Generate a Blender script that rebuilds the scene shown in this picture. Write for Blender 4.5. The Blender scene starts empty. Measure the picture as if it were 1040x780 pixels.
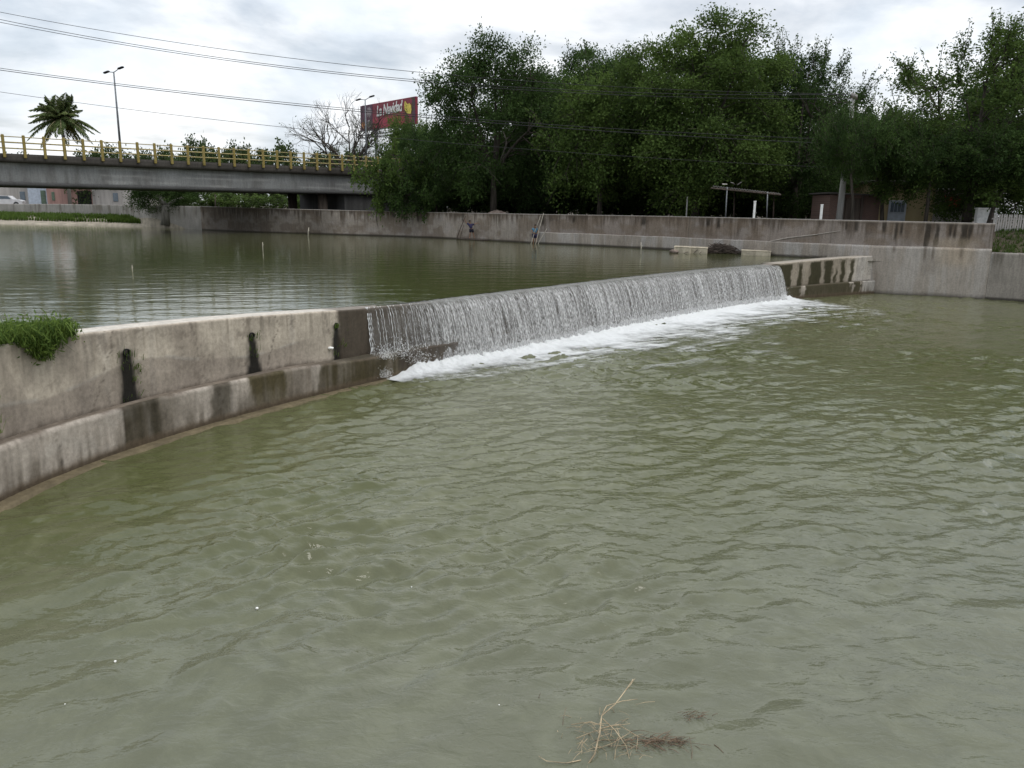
import bpy, math, random
import numpy as np
from mathutils import Vector, Matrix, Euler

scn = bpy.context.scene
COL = scn.collection
PI = math.pi

# ------------------------------------------------------------------ camera
F = 800.0; TH = math.atan((390 - 212) / 800); RO = .016; CH = 4.2
_f0 = np.array((0, math.cos(TH), -math.sin(TH))); _u0 = np.array((0, math.sin(TH), math.cos(TH))); _r0 = np.array((1., 0, 0))
CR = _r0 * math.cos(RO) + _u0 * math.sin(RO); CU = _u0 * math.cos(RO) - _r0 * math.sin(RO); CF = _f0
CC = np.array((0, 0, CH))
def ray(a, b): return CF + CR * (a - 520) / F - CU * (b - 390) / F
def onz(a, b, z):
    d = ray(a, b); return CC + d * ((z - CH) / d[2])
def ony(a, b, y):
    d = ray(a, b); return CC + d * (y / d[1])
def proj(P):
    d = np.asarray(P, float) - CC; w = d @ CF
    return np.stack([520 + F * (d @ CR) / w, 390 - F * (d @ CU) / w], -1)

cam = bpy.data.cameras.new("camera"); co = bpy.data.objects.new("camera", cam); COL.objects.link(co)
M = Matrix(((CR[0], CU[0], -CF[0], 0), (CR[1], CU[1], -CF[1], 0), (CR[2], CU[2], -CF[2], CH), (0, 0, 0, 1)))
co.matrix_world = M
cam.sensor_width = 36; cam.lens = 36 * F / 1040; cam.clip_end = 6000; cam.clip_start = .1
scn.camera = co

# ------------------------------------------------------------------ noise
def _h(ix, iy, seed):
    n = (ix.astype(np.int64) * 374761393 + iy.astype(np.int64) * 668265263 + seed * 974634777) & 0x7fffffff
    n = ((n ^ (n >> 13)) * 1274126177) & 0x7fffffff
    n = ((n ^ (n >> 16)) * 362437) & 0x7fffffff
    return (n & 0xffff) / 65535.0
def vn(x, y, seed=0):
    x = np.asarray(x, float); y = np.asarray(y, float)
    x, y = np.broadcast_arrays(x, y)
    ix = np.floor(x); iy = np.floor(y); fx = x - ix; fy = y - iy
    fx = fx * fx * (3 - 2 * fx); fy = fy * fy * (3 - 2 * fy)
    a = _h(ix, iy, seed); b = _h(ix + 1, iy, seed); c = _h(ix, iy + 1, seed); d = _h(ix + 1, iy + 1, seed)
    return (a * (1 - fx) + b * fx) * (1 - fy) + (c * (1 - fx) + d * fx) * fy
def fbm(x, y, seed=0, o=4):
    v = 0; a = .5; t = 0
    for k in range(o):
        v = v + a * vn(x * 2 ** k, y * 2 ** k, seed + k * 17); t += a; a *= .55
    return v / t
def ss(e0, e1, x):
    t = np.clip((np.asarray(x, float) - e0) / (e1 - e0), 0, 1); return t * t * (3 - 2 * t)
def mixc(c, d, f):
    return c * (1 - f[..., None]) + np.array(d) * f[..., None]

# ------------------------------------------------------------------ objects
def tag(o, label=None, cat=None, group=None, kind=None):
    if label: o['label'] = label
    if cat: o['category'] = cat
    if group: o['group'] = group
    if kind: o['kind'] = kind
    return o
def empty(name, loc=(0, 0, 0), label=None, cat=None, group=None, rz=0):
    o = bpy.data.objects.new(name, None); COL.objects.link(o)
    o.location = loc; o.rotation_euler = (0, 0, rz); o.empty_display_size = .2
    return tag(o, label, cat, group)
def link(name, me, mat, parent=None, smooth=False):
    if mat is not None: me.materials.append(mat)
    if smooth: me.polygons.foreach_set('use_smooth', np.ones(len(me.polygons), bool))
    o = bpy.data.objects.new(name, me); COL.objects.link(o)
    if parent is not None: o.parent = parent
    return o
def mesh_np(name, V, Q, col=None, uv=None):
    """V (n,3), Q (m,k) -> mesh; col/uv per vertex"""
    me = bpy.data.meshes.new(name)
    V = np.asarray(V, np.float32); Q = np.asarray(Q, np.int32)
    me.vertices.add(len(V)); me.vertices.foreach_set('co', V.ravel())
    k = Q.shape[1]
    me.loops.add(Q.size); me.loops.foreach_set('vertex_index', Q.ravel())
    me.polygons.add(len(Q)); me.polygons.foreach_set('loop_start', np.arange(0, Q.size, k, dtype=np.int32))
    me.polygons.foreach_set('loop_total', np.full(len(Q), k, np.int32))
    if col is not None:
        ca = me.color_attributes.new('Col', 'FLOAT_COLOR', 'POINT')
        c = np.ones((len(V), 4), np.float32); c[:, :3] = np.asarray(col).reshape(-1, 3); ca.data.foreach_set('color', c.ravel())
    if uv is not None:
        ul = me.uv_layers.new(name='UVMap'); u = np.asarray(uv, np.float32).reshape(-1, 2)[Q.ravel()]
        ul.data.foreach_set('uv', u.ravel())
    me.update(); me.validate()
    return me
def grid_faces(nu, nv):
    i = np.arange(nu - 1)[:, None] * nv + np.arange(nv - 1)[None]
    return np.stack([i, i + nv, i + nv + 1, i + 1], -1).reshape(-1, 4)
def grid(name, P, mat, parent=None, col=None, uv=None, smooth=True, flip=False, mask=None):
    nu, nv = P.shape[:2]; Q = grid_faces(nu, nv)
    if mask is not None:
        m = mask.reshape(-1); Q = Q[m[Q].all(1)]
    if flip: Q = Q[:, ::-1]
    return link(name, mesh_np(name, P.reshape(-1, 3), Q, None if col is None else col.reshape(-1, 3), uv), mat, parent, smooth)

class MB:
    def __init__(s): s.v = []; s.f = []
    def add(s, V, Fc):
        n = len(s.v); s.v += [tuple(map(float, p)) for p in V]; s.f += [tuple(i + n for i in f) for f in Fc]; return s
    def box(s, c, d, rz=0, bev=0, rot=None):
        x, y, z = d[0] / 2, d[1] / 2, d[2] / 2
        R = rot if rot is not None else Matrix.Rotation(rz, 3, 'Z')
        if bev <= 0:
            P = [(-x, -y, -z), (x, -y, -z), (x, y, -z), (-x, y, -z), (-x, -y, z), (x, -y, z), (x, y, z), (-x, y, z)]
            Fc = [(3, 2, 1, 0), (4, 5, 6, 7), (0, 1, 5, 4), (1, 2, 6, 5), (2, 3, 7, 6), (3, 0, 4, 7)]
        else:
            b = min(bev, x * .9, y * .9, z * .9); P = []; Fc = []
            def ring(k, zz):
                xx = x - k; yy = y - k
                return [(-xx + b, -yy, zz), (xx - b, -yy, zz), (xx, -yy + b, zz), (xx, yy - b, zz), (xx - b, yy, zz), (-xx + b, yy, zz), (-xx, yy - b, zz), (-xx, -yy + b, zz)]
            P = ring(b, -z) + ring(0, -z + b) + ring(0, z - b) + ring(b, z)
            for r in range(3):
                for i in range(8): Fc.append((r * 8 + i, r * 8 + (i + 1) % 8, r * 8 + 8 + (i + 1) % 8, r * 8 + 8 + i))
            Fc += [tuple(range(7, -1, -1)), tuple(range(24, 32))]
        return s.add([tuple(R @ Vector(p) + Vector(c)) for p in P], Fc)
    def tube(s, pts, rad, n=6, cap=True):
        pts = [Vector(p) for p in pts]; m = len(pts)
        if not hasattr(rad, '__len__'): rad = [rad] * m
        base = len(s.v); ref = Vector((0, 0, 1))
        T0 = (pts[-1] - pts[0])
        if T0.length < 1e-6: return s
        if abs(T0.normalized().z) > .9: ref = Vector((1, 0, 0))
        for i, p in enumerate(pts):
            t = (pts[min(i + 1, m - 1)] - pts[max(i - 1, 0)])
            if t.length < 1e-9: t = T0
            t.normalize(); a = t.cross(ref)
            if a.length < 1e-4: a = t.cross(Vector((0, 1, .1)))
            a.normalize(); b = t.cross(a)
            for k in range(n):
                q = p + (a * math.cos(2 * PI * k / n) + b * math.sin(2 * PI * k / n)) * rad[i]; s.v.append(tuple(q))
        for i in range(m - 1):
            for k in range(n):
                s.f.append((base + i * n + k, base + i * n + (k + 1) % n, base + i * n + n + (k + 1) % n, base + i * n + n + k))
        if cap:
            s.f.append(tuple(base + k for k in range(n - 1, -1, -1))); s.f.append(tuple(base + (m - 1) * n + k for k in range(n)))
        return s
    def lathe(s, c, prof, n=16):
        base = len(s.v)
        for r, z in prof:
            for k in range(n): s.v.append((c[0] + r * math.cos(2 * PI * k / n), c[1] + r * math.sin(2 * PI * k / n), c[2] + z))
        for i in range(len(prof) - 1):
            for k in range(n): s.f.append((base + i * n + k, base + i * n + (k + 1) % n, base + (i + 1) * n + (k + 1) % n, base + (i + 1) * n + k))
        s.f.append(tuple(base + k for k in range(n - 1, -1, -1))); s.f.append(tuple(base + (len(prof) - 1) * n + k for k in range(n)))
        return s
    def prism(s, pts, a, b):
        """pts 2d outline (x,z) extruded y from a to b"""
        n = len(pts); V = [(p[0], a, p[1]) for p in pts] + [(p[0], b, p[1]) for p in pts]
        Fc = [tuple(range(n)), tuple(range(2 * n - 1, n - 1, -1))] + [(i, i + n, (i + 1) % n + n, (i + 1) % n) for i in range(n)]
        return s.add(V, Fc)
    def build(s, name, mat, parent=None, smooth=False):
        me = bpy.data.meshes.new(name); me.from_pydata(s.v, [], s.f); me.update()
        return link(name, me, mat, parent, smooth)

# ------------------------------------------------------------------ materials
class NT:
    def __init__(s, name):
        s.m = bpy.data.materials.new(name); s.m.use_nodes = True; s.t = s.m.node_tree; s.t.nodes.clear()
        s.out = s.n('ShaderNodeOutputMaterial')
    def n(s, typ, **k):
        x = s.t.nodes.new(typ)
        for a, b in k.items():
            if a.startswith('i_'):
                key = a[2:]; key = int(key) if key.isdigit() else key.replace('_', ' ')
                s.set(x.inputs[key], b)
            else: setattr(x, a, b)
        return x
    def set(s, sock, v):
        if isinstance(v, bpy.types.NodeSocket): s.t.links.new(v, sock)
        else:
            if hasattr(sock.default_value, '__len__') and not hasattr(v, '__len__'): v = (v, v, v) + ((1,) if len(sock.default_value) == 4 else ())
            if hasattr(v, '__len__') and len(sock.default_value) == 4 and len(v) == 3: v = tuple(v) + (1,)
            sock.default_value = v
    def math(s, op, a, b=0, c=None, clamp=False):
        x = s.n('ShaderNodeMath', operation=op, use_clamp=clamp); s.set(x.inputs[0], a); s.set(x.inputs[1], b)
        if c is not None: s.set(x.inputs[2], c)
        return x.outputs[0]
    def mix(s, f, a, b, mode='MIX'):
        x = s.n('ShaderNodeMix', data_type='RGBA', blend_type=mode); s.set(x.inputs[0], f); s.set(x.inputs[6], a); s.set(x.inputs[7], b); return x.outputs[2]
    def rng(s, v, a, b, c=0, d=1):
        x = s.n('ShaderNodeMapRange', interpolation_type='SMOOTHSTEP'); s.set(x.inputs[0], v)
        for i, q in enumerate((a, b, c, d)): s.set(x.inputs[i + 1], q)
        return x.outputs[0]
    def noise(s, vec, scale, detail=4, rough=.55, dist=0):
        x = s.n('ShaderNodeTexNoise'); 
        if vec is not None: s.set(x.inputs['Vector'], vec)
        x.inputs['Scale'].default_value = scale; x.inputs['Detail'].default_value = detail; x.inputs['Roughness'].default_value = rough; x.inputs['Distortion'].default_value = dist
        return x.outputs['Fac']
    def vmul(s, v, k):
        x = s.n('ShaderNodeVectorMath', operation='MULTIPLY'); s.set(x.inputs[0], v); x.inputs[1].default_value = k; return x.outputs[0]
    def pos(s): return s.n('ShaderNodeNewGeometry').outputs['Position']
    def obj(s): return s.n('ShaderNodeTexCoord').outputs['Object']
    def bump(s, h, strength=.3, dist=.02):
        x = s.n('ShaderNodeBump'); s.set(x.inputs['Height'], h); x.inputs['Strength'].default_value = strength; x.inputs['Distance'].default_value = dist; return x.outputs[0]
    def principled(s, **k):
        p = s.n('ShaderNodeBsdfPrincipled')
        for a, b in k.items(): s.set(p.inputs[a.replace('_', ' ')], b)
        s.t.links.new(p.outputs[0], s.out.inputs[0]); return p

def simple(name, c, rough=.7, var=.25, scale=6, metal=0, bump=.0, streak=False, spec=.3):
    t = NT(name); v = t.obj()
    if streak: v = t.vmul(v, (1, 1, .12))
    n = t.noise(v, scale, 5); n2 = t.noise(t.obj(), scale * 7, 3)
    f = t.rng(n, .3, .7)
    a = tuple(x * (1 - var) for x in c); b = tuple(min(1, x * (1 + var)) for x in c)
    colr = t.mix(f, a, b)
    colr = t.mix(t.math('MULTIPLY', t.rng(n2, .45, .75), var), colr, tuple(x * .45 for x in c))
    k = dict(Base_Color=colr, Roughness=rough, Metallic=metal, Specular_IOR_Level=spec)
    if bump: k['Normal'] = t.bump(n2, bump, .03)
    t.principled(**k); return t.m

def concrete_attr(name, rough=.85, fine=14):
    t = NT(name); a = t.n('ShaderNodeAttribute', attribute_name='Col').outputs['Color']
    p = t.pos(); n = t.noise(p, fine, 6, .65); n2 = t.noise(t.vmul(p, (1, 1, .15)), 9, 4)
    m = t.math('ADD', t.rng(n, .25, .75, .82, 1.14), t.rng(n2, .3, .7, -.1, .1))
    mm = t.n('ShaderNodeMix', data_type='RGBA', blend_type='MULTIPLY'); t.set(mm.inputs[0], 1.0); t.set(mm.inputs[6], a)
    cx = t.n('ShaderNodeCombineColor'); 
    for i in range(3): t.set(cx.inputs[i], m)
    t.set(mm.inputs[7], cx.outputs[0])
    lum = t.n('ShaderNodeRGBToBW'); t.set(lum.inputs[0], a)
    r = t.rng(lum.outputs[0], .03, .12, .6, rough)
    t.principled(Base_Color=mm.outputs[2], Roughness=r, Specular_IOR_Level=.16, Normal=t.bump(n, .35, .02)); return t.m

def leaf_mat(name, c0, c1, trans=.25):
    t = NT(name); a = t.n('ShaderNodeAttribute', attribute_name='Col').outputs['Color']
    sep = t.n('ShaderNodeSeparateColor'); t.set(sep.inputs[0], a)
    colr = t.mix(sep.outputs[0], c0, c1)
    d = t.n('ShaderNodeBsdfPrincipled'); t.set(d.inputs['Base Color'], colr); d.inputs['Roughness'].default_value = .75; d.inputs['Specular IOR Level'].default_value = .08
    tr = t.n('ShaderNodeBsdfTranslucent'); t.set(tr.inputs[0], t.mix(.5, colr, tuple(min(1, x * 1.6) for x in c1)))
    mx = t.n('ShaderNodeMixShader'); mx.inputs[0].default_value = trans
    t.t.links.new(d.outputs[0], mx.inputs[1]); t.t.links.new(tr.outputs[0], mx.inputs[2]); t.t.links.new(mx.outputs[0], t.out.inputs[0]); return t.m

MT = dict(
    conc=concrete_attr('concrete_weathered'),
    leaf_dark=leaf_mat('leaf_dark', (.017, .034, .011), (.066, .112, .031)),
    leaf_mid=leaf_mat('leaf_mid', (.026, .048, .013), (.098, .150, .036)),
    leaf_far=leaf_mat('leaf_far', (.028, .045, .018), (.075, .110, .038)),
    palm=leaf_mat('palm_leaf', (.055, .092, .038), (.16, .17, .05), .2),
    grass=leaf_mat('grass_blade', (.028, .060, .012), (.16, .23, .05), .3),
    bark=simple('bark', (.055, .047, .038), .9, .4, 5, bump=.5, streak=True),
    bark_pale=simple('bark_pale', (.20, .19, .17), .9, .35, 4, bump=.4, streak=True),
    twig=simple('dry_twig', (.36, .29, .19), .8, .4, 8),
    twig_dark=simple('wet_twig', (.15, .105, .07), .7, .4, 8),
    yellow=None,
    rail_pale=simple('rail_paint', (.40, .34, .16), .6, .25, 3),
    steel=simple('galvanised_steel', (.16, .17, .18), .5, .2, 4, metal=.6),
    black=simple('cable_rubber', (.02, .02, .022), .6, .1, 4),
    pole=simple('pole_concrete', (.30, .30, .29), .85, .25, 3, streak=True, bump=.2),
    white=simple('white_paint', (.70, .70, .68), .7, .15, 4),
    pillar=simple('pillar_paint', (.42, .46, .50), .8, .2, 3, streak=True),
    dirt=simple('bank_earth', (.075, .06, .043), .95, .35, .6, bump=.6),
    sand=simple('pale_sand', (.27, .24, .19), .95, .25, 2, bump=.4),
    mound=simple('rubble_pile', (.17, .135, .115), .95, .4, 3, bump=.8),
    dark=simple('dark_void', (.012, .012, .012), .8, .2, 3),
    skin=simple('skin', (.22, .12, .075), .6, .1, 10),
    hair=simple('hair', (.015, .012, .01), .6, .2, 20),
    navy=simple('navy_cloth', (.03, .028, .07), .9, .2, 10),
    black_cloth=simple('black_cloth', (.012, .012, .022), .9, .2, 10),
    blue=simple('blue_cloth', (.07, .17, .25), .9, .2, 10),
    bamboo=simple('bamboo', (.36, .33, .27), .6, .2, 6),
    wood_dark=simple('old_wood', (.07, .055, .045), .85, .35, 5, streak=True),
    tin=simple('tin_roof', (.11, .105, .10), .6, .35, 2, metal=.2),
    brick=None, cream=simple('cream_plaster', (.34, .28, .16), .85, .12, 2, streak=True),
    pink=simple('pink_plaster', (.31, .19, .165), .85, .2, 1.5, streak=True),
    greyp=simple('grey_plaster', (.36, .34, .32), .85, .2, 1.5, streak=True),
    greenp=simple('green_paint', (.10, .14, .10), .7, .2, 3),
    bluep=simple('blue_grey_paint', (.40, .45, .52), .6, .15, 3),
    glass=simple('window_glass', (.10, .13, .16), .15, .2, 1, spec=.6),
    red=simple('red_paint', (.33, .03, .03), .6, .15, 3),
    carwhite=simple('car_paint', (.52, .52, .53), .3, .08, 2, spec=.5),
    tyre=simple('tyre_rubber', (.02, .02, .02), .85, .2, 10),
    bill_red=simple('billboard_red', (.19, .018, .036), .5, .18, .6),
    bill_bright=simple('billboard_scarlet', (.30, .024, .05), .5, .15, .8),
    bill_dark=simple('billboard_maroon', (.075, .022, .045), .5, .2, .6),
    bill_grey=simple('billboard_grey', (.22, .18, .19), .5, .4, 1.5),
    bill_yellow=simple('billboard_yellow', (.62, .50, .08), .5, .25, 2),
    bill_orange=simple('billboard_orange', (.42, .16, .05), .5, .3, 2),
    block=simple('old_block', (.37, .33, .255), .9, .3, 3, bump=.4),
    litter=simple('pale_litter', (.75, .75, .72), .6, .1, 8),
)
def brick_mat():
    t = NT('brick'); b = t.n('ShaderNodeTexBrick'); v = t.n('ShaderNodeMapping'); t.set(v.inputs[0], t.obj())
    v.inputs['Rotation'].default_value = (PI / 2, 0, 0); t.set(b.inputs['Vector'], v.outputs[0])
    b.inputs['Scale'].default_value = 4; b.inputs['Color1'].default_value = (.13, .072, .055, 1); b.inputs['Color2'].default_value = (.095, .058, .046, 1); b.inputs['Mortar'].default_value = (.13, .11, .10, 1)
    t.principled(Base_Color=b.outputs[0], Roughness=.9); return t.m
MT['brick'] = brick_mat()
def worn_paint(name, c, under):
    t = NT(name); p = t.pos(); n = t.noise(p, 2.3, 5, .6); n2 = t.noise(p, 11, 4, .7); k = t.mix(t.rng(n, .3, .7), tuple(x * .7 for x in c), tuple(x * 1.15 for x in c))
    k = t.mix(t.rng(t.math('ADD', t.math('MULTIPLY', n, .5), t.math('MULTIPLY', n2, .5)), .52, .62, 0, .85), k, under); t.principled(Base_Color=k, Roughness=.7); return t.m
MT['yellow'] = worn_paint('yellow_paint', (.25, .19, .045), (.11, .09, .065))
MT['rail_pale'] = worn_paint('rail_paint', (.36, .30, .13), (.13, .09, .06))

# ------------------------------------------------------------------ sky and sun
SUN_EL, SUN_AZ = 62, 112        # azimuth from +Y towards +X
w = bpy.data.worlds.new("World"); scn.world = w; w.use_nodes = True
def world():
    T = w.node_tree; T.nodes.clear(); t = NT.__new__(NT); t.t = T; t.out = t.n('ShaderNodeOutputWorld')
    sky = t.n('ShaderNodeTexSky', sky_type='NISHITA', sun_disc=False); sky.sun_elevation = math.radians(SUN_EL); sky.sun_rotation = math.radians(SUN_AZ)
    sky.air_density = 1; sky.dust_density = 2.5
    g = t.n('ShaderNodeTexCoord').outputs['Generated']
    sp = t.n('ShaderNodeSeparateXYZ'); t.set(sp.inputs[0], g)
    den = t.math('ADD', t.math('ABSOLUTE', sp.outputs[2]), .16)
    cv = t.n('ShaderNodeCombineXYZ'); t.set(cv.inputs[0], t.math('DIVIDE', sp.outputs[0], den)); t.set(cv.inputs[1], t.math('DIVIDE', sp.outputs[1], den))
    a = t.noise(cv.outputs[0], .8, 8, .55, .3)
    b = t.noise(t.vmul(g, (1, 1, 2.2)), 4.6, 7, .52, .3)
    c = t.noise(t.vmul(g, (1, 1, 1.6)), 11.0, 6, .55, .2)
    puff = t.rng(t.math('ADD', t.math('MULTIPLY', b, .7), t.math('MULTIPLY', c, .3)), .36, .64)
    cover = t.rng(a, .32, .60, .30, .97)
    cloud = t.mix(puff, (6.9, 7.45, 8.05), (9.9, 9.9, 9.9))
    skyc = t.mix(1.0, sky.outputs[0], (.75, .75, .75), 'MULTIPLY')
    colr = t.mix(cover, skyc, cloud)
    lift = t.math('ADD', t.math('MULTIPLY', t.math('MAXIMUM', sp.outputs[2], 0.0), .75), .93)      # overcast sky: brighter overhead
    lc = t.n('ShaderNodeCombineColor')
    for i in range(3): t.set(lc.inputs[i], lift)
    colr = t.mix(1.0, colr, lc.outputs[0], 'MULTIPLY')
    bg = t.n('ShaderNodeBackground'); t.set(bg.inputs[0], colr); bg.inputs[1].default_value = .1
    T.links.new(bg.outputs[0], t.out.inputs[0])
world()
sl = bpy.data.lights.new('sun', 'SUN'); sl.energy = 1.0; sl.angle = math.radians(24); sl.color = (1, .96, .9)
so = bpy.data.objects.new('sun', sl); COL.objects.link(so)
az, el = math.radians(SUN_AZ), math.radians(SUN_EL)
sd = Vector((math.sin(az) * math.cos(el), math.cos(az) * math.cos(el), math.sin(el)))
so.rotation_euler = sd.to_track_quat('Z', 'Y').to_euler(); so.location = (0, 30, 60)

# ------------------------------------------------------------------ weir curves
POND = 1.74
base_px = [(0, 508), (50, 490), (100, 470), (173, 446), (240, 424), (300, 409), (340, 400), (370, 391), (430, 377), (500, 360), (600, 339), (700, 321.5), (790, 305), (864, 299), (890, 298)]
BP = np.array([onz(a, b, 0)[:2] for a, b in base_px])
# X as a smooth function of Y
_c = np.polyfit(BP[:, 1], BP[:, 0], 4)
ys = np.linspace(10.4, 43.4, 2000); xs = np.polyval(_c, ys)
_d0 = np.polyval(np.polyder(_c), 10.4)
ext = np.linspace(4.0, 10.4, 300)[:-1]
ys = np.concatenate([ext, ys]); xs = np.concatenate([np.polyval(_c, 10.4) + (ext - 10.4) * max(.2, _d0), xs])
arc = np.concatenate([[0], np.cumsum(np.hypot(np.diff(xs), np.diff(ys)))]); SL = arc[-1]
def Lp(s): return np.stack([np.interp(s, arc, xs), np.interp(s, arc, ys)], -1)
def Nn(s):      # upstream normal
    s = np.asarray(s, float); t = Lp(np.clip(s + .2, 0, SL)) - Lp(np.clip(s - .2, 0, SL)); t = t / np.linalg.norm(t, axis=-1, keepdims=True)
    return np.stack([-t[..., 1], t[..., 0]], -1)
def s_of_u(u, z):   # arc position on the ledge curve whose point at height z falls in column u
    S = np.linspace(0, SL, 3000); P = np.concatenate([Lp(S), np.full((3000, 1), z)], 1)
    ok = P[:, 1] > 6; q = proj(P)[:, 0]; return float(np.interp(u, q[ok], S[ok]))
SU = {u: s_of_u(u, .9) for u in (0, 90, 170, 250, 300, 345, 372, 400, 440, 500, 577, 654, 731, 788, 864, 890)}
_so = [0, SU[0], SU[170], SU[345], SU[372], SU[440], SU[500], SU[654], SU[788], SL]
_do = [.25, .25, .25, .32, .45, .5, .5, .38, .25, .22]
def Wp(s, extra=0.): return Lp(s) + Nn(s) * (np.interp(s, _so, _do) + extra)[..., None]
_st = [0, SU[0], SU[90], SU[170], SU[250], SU[345], SU[372], SU[440]]
_zt = [2.25, 2.18, 2.12, 2.05, 1.97, 1.84, 1.775, 1.70]
def Ztop(s):
    z = np.interp(s, _st, _zt); k = ss(SU[788] - .15, SU[788], s)
    return z * (1 - k) + (1.76 + .26 * np.clip((np.asarray(s) - SU[788]) / (SL - SU[788]), 0, 1)) * k
_sl = [0, SU[0], SU[300], SU[372], SU[788], SL]; _zl = [.84, .8, .75, .62, .6, .70]
def Zled(s): return np.interp(s, _sl, _zl)
def s_at(u, v, dz=0):     # (s, z) on the upper wall face seen at pixel u, v
    S = np.linspace(0, SL, 1200); Zs = np.linspace(.4, 2.3, 90)
    W = Wp(S); P = np.concatenate([np.repeat(W[:, None], 90, 1), np.broadcast_to(Zs[None, :, None], (1200, 90, 1))], -1)
    q = proj(P); d = (q[..., 0] - u) ** 2 + (q[..., 1] - v) ** 2; d[P[..., 1] < 6] = 1e9
    i = np.unravel_index(d.argmin(), d.shape); return S[i[0]], Zs[i[1]]

def s_of_uw(u, z):
    S = np.linspace(0, SL, 3000); P = np.concatenate([Wp(S), np.full((3000, 1), z)], 1); ok = P[:, 1] > 6; return float(np.interp(u, proj(P)[ok, 0], S[ok]))
SF0, SF1 = s_of_uw(371, 1.3), s_of_uw(788.5, 1.3)        # ends of the overflow
SWET = s_of_uw(344, 1.3)
holes = [s_at(127.5, 358), s_at(255, 341), s_at(340.5, 331)]

GREY = np.array((.395, .348, .285)); OLIVE = np.array((.055, .05, .022)); WET = np.array((.034, .026, .018)); PALE = np.array((.42, .39, .345))
def face_colors(S, Z, ztop, zbot):
    n1 = fbm(S * .7, Z * 1.4, 3); n2 = fbm(S * 3, Z * .35, 8); n3 = fbm(S * 9, Z * 9, 12); n4 = fbm(S * 14, Z * .5, 77)
    c = GREY * (.78 + .5 * n1[..., None])
    c = mixc(c, PALE, .45 * ss(.5, .75, n2))
    c = mixc(c, (.20, .17, .14), .6 * ss(.52, .78, fbm(S * 1.1, Z * .8, 31)))
    h = (Z - zbot) / (ztop - zbot)
    # older, browner lower lift with a wavy cold joint
    jl = .45 + .10 * np.sin(S * 1.3 + 1) + .16 * (fbm(S * .5, S * 0, 5) - .5) + .03 * n3
    low = ss(.02, -.02, h - jl) * ss(SU[345], SU[300], S)
    c = mixc(c, (.19, .16, .135), .6 * low)
    c = mixc(c, (.33, .31, .28), .5 * ss(.035, .0, np.abs(h - jl)) * ss(.45, .6, fbm(S * 2, S * 0, 9)) * ss(SU[345], SU[300], S))
    # dark drips from the top edge
    c = mixc(c, (.13, .11, .085), .55 * ss(.5, .75, n4) * ss(.3, 1, h))
    c = mixc(c, (.42, .37, .30), .6 * ss(.02, 0, ztop - Z))
    c = c * (.86 + .28 * fbm(S * 4, Z * 4, 55))[..., None]
    c = mixc(c, (.15, .125, .10), .5 * ss(.56, .7, fbm(S * 2.2, Z * 3.0, 56)) * ss(.5, .6, fbm(S * 13, Z * 11, 57)))
    for c0, sl_, a_ in ((2.2, .5, .6), (4.4, -.3, .5), (6.3, .25, .7), (8.1, -.5, .5)): c = mixc(c, (.09, .075, .06), a_ * ss(.02, .004, np.abs(S - SU[0] - c0 - sl_ * (Z - 1.2) - .3 * (fbm(Z * 3, Z * 0, int(c0 * 9)) - .5))))
    # wet dirty joint along the ledge
    c = mixc(c, (.075, .06, .045), .75 * ss(.10, .0, h + .1 * (n3 - .5)))
    for k, (hs, hz) in enumerate(holes):
        below = ss(hz + .06, hz - .02, Z); wd = .085 + .12 * np.clip((hz - Z) / 1.1, 0, 1) ** .8 + .14 * (fbm(S * 7, Z * 3, 40 + k) - .5)
        sh = .03 * np.clip(hz - Z, 0, 2)
        m = ss(wd + .07, wd - .05, np.abs(S - hs - sh + .07 * (fbm(S * 16, Z * 2.0, 47) - .5))) * below
        c = mixc(c, (.005, .005, .004), .96 * m)
        c = mixc(c, (.10, .085, .06), .5 * ss(.5, .12, np.abs(S - hs - sh)) * below * ss(.4, .7, n2) * (1 - m))
    wet = ss(SWET - .12, SWET + .06, S + .12 * (n3 - .5) + .1 * (n1 - .5)) * ss(SF1 + .35, SF1 + .2, S)
    c = mixc(c, WET * 1.25, .93 * wet)
    c = mixc(c, (.06, .045, .027), .55 * wet * ss(.45, .7, n2))
    # abutment, dark weed stains between pale strips
    ab = ss(SF1 - .05, SF1 + .2, S)
    um = np.interp(S, [s_of_uw(u, 1.4) for u in (788, 815, 840, 865, 890)], (788, 815, 840, 865, 890))
    st = 0
    for a, b, dp in ((786, 804, 0), (810.5, 815, .15), (823, 834, 0), (838, 845, 0), (848, 850, .5), (854, 858, .1), (863, 866.5, .1)):
        jit = 5 * (fbm(S * 2, Z * 2.5, 21) - .5)
        st = np.maximum(st, ss(a - 1.2, a + .8, um + jit) * ss(b + 1.2, b - .8, um + jit) * ss(dp - .2, dp + .15, 1.05 - h + (dp - .1) * 0) )
    st = st * ss(1.0, .93, h + .05 * n3)
    c = mixc(c, (.17, .145, .11), .65 * ab * ss(866, 858, um)); c = mixc(c, OLIVE * .55, .95 * st * ab)
    c = mixc(c, (.36, .36, .36), .35 * ss(862, 872, um) * ab * (1 - st))
    return c

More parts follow.
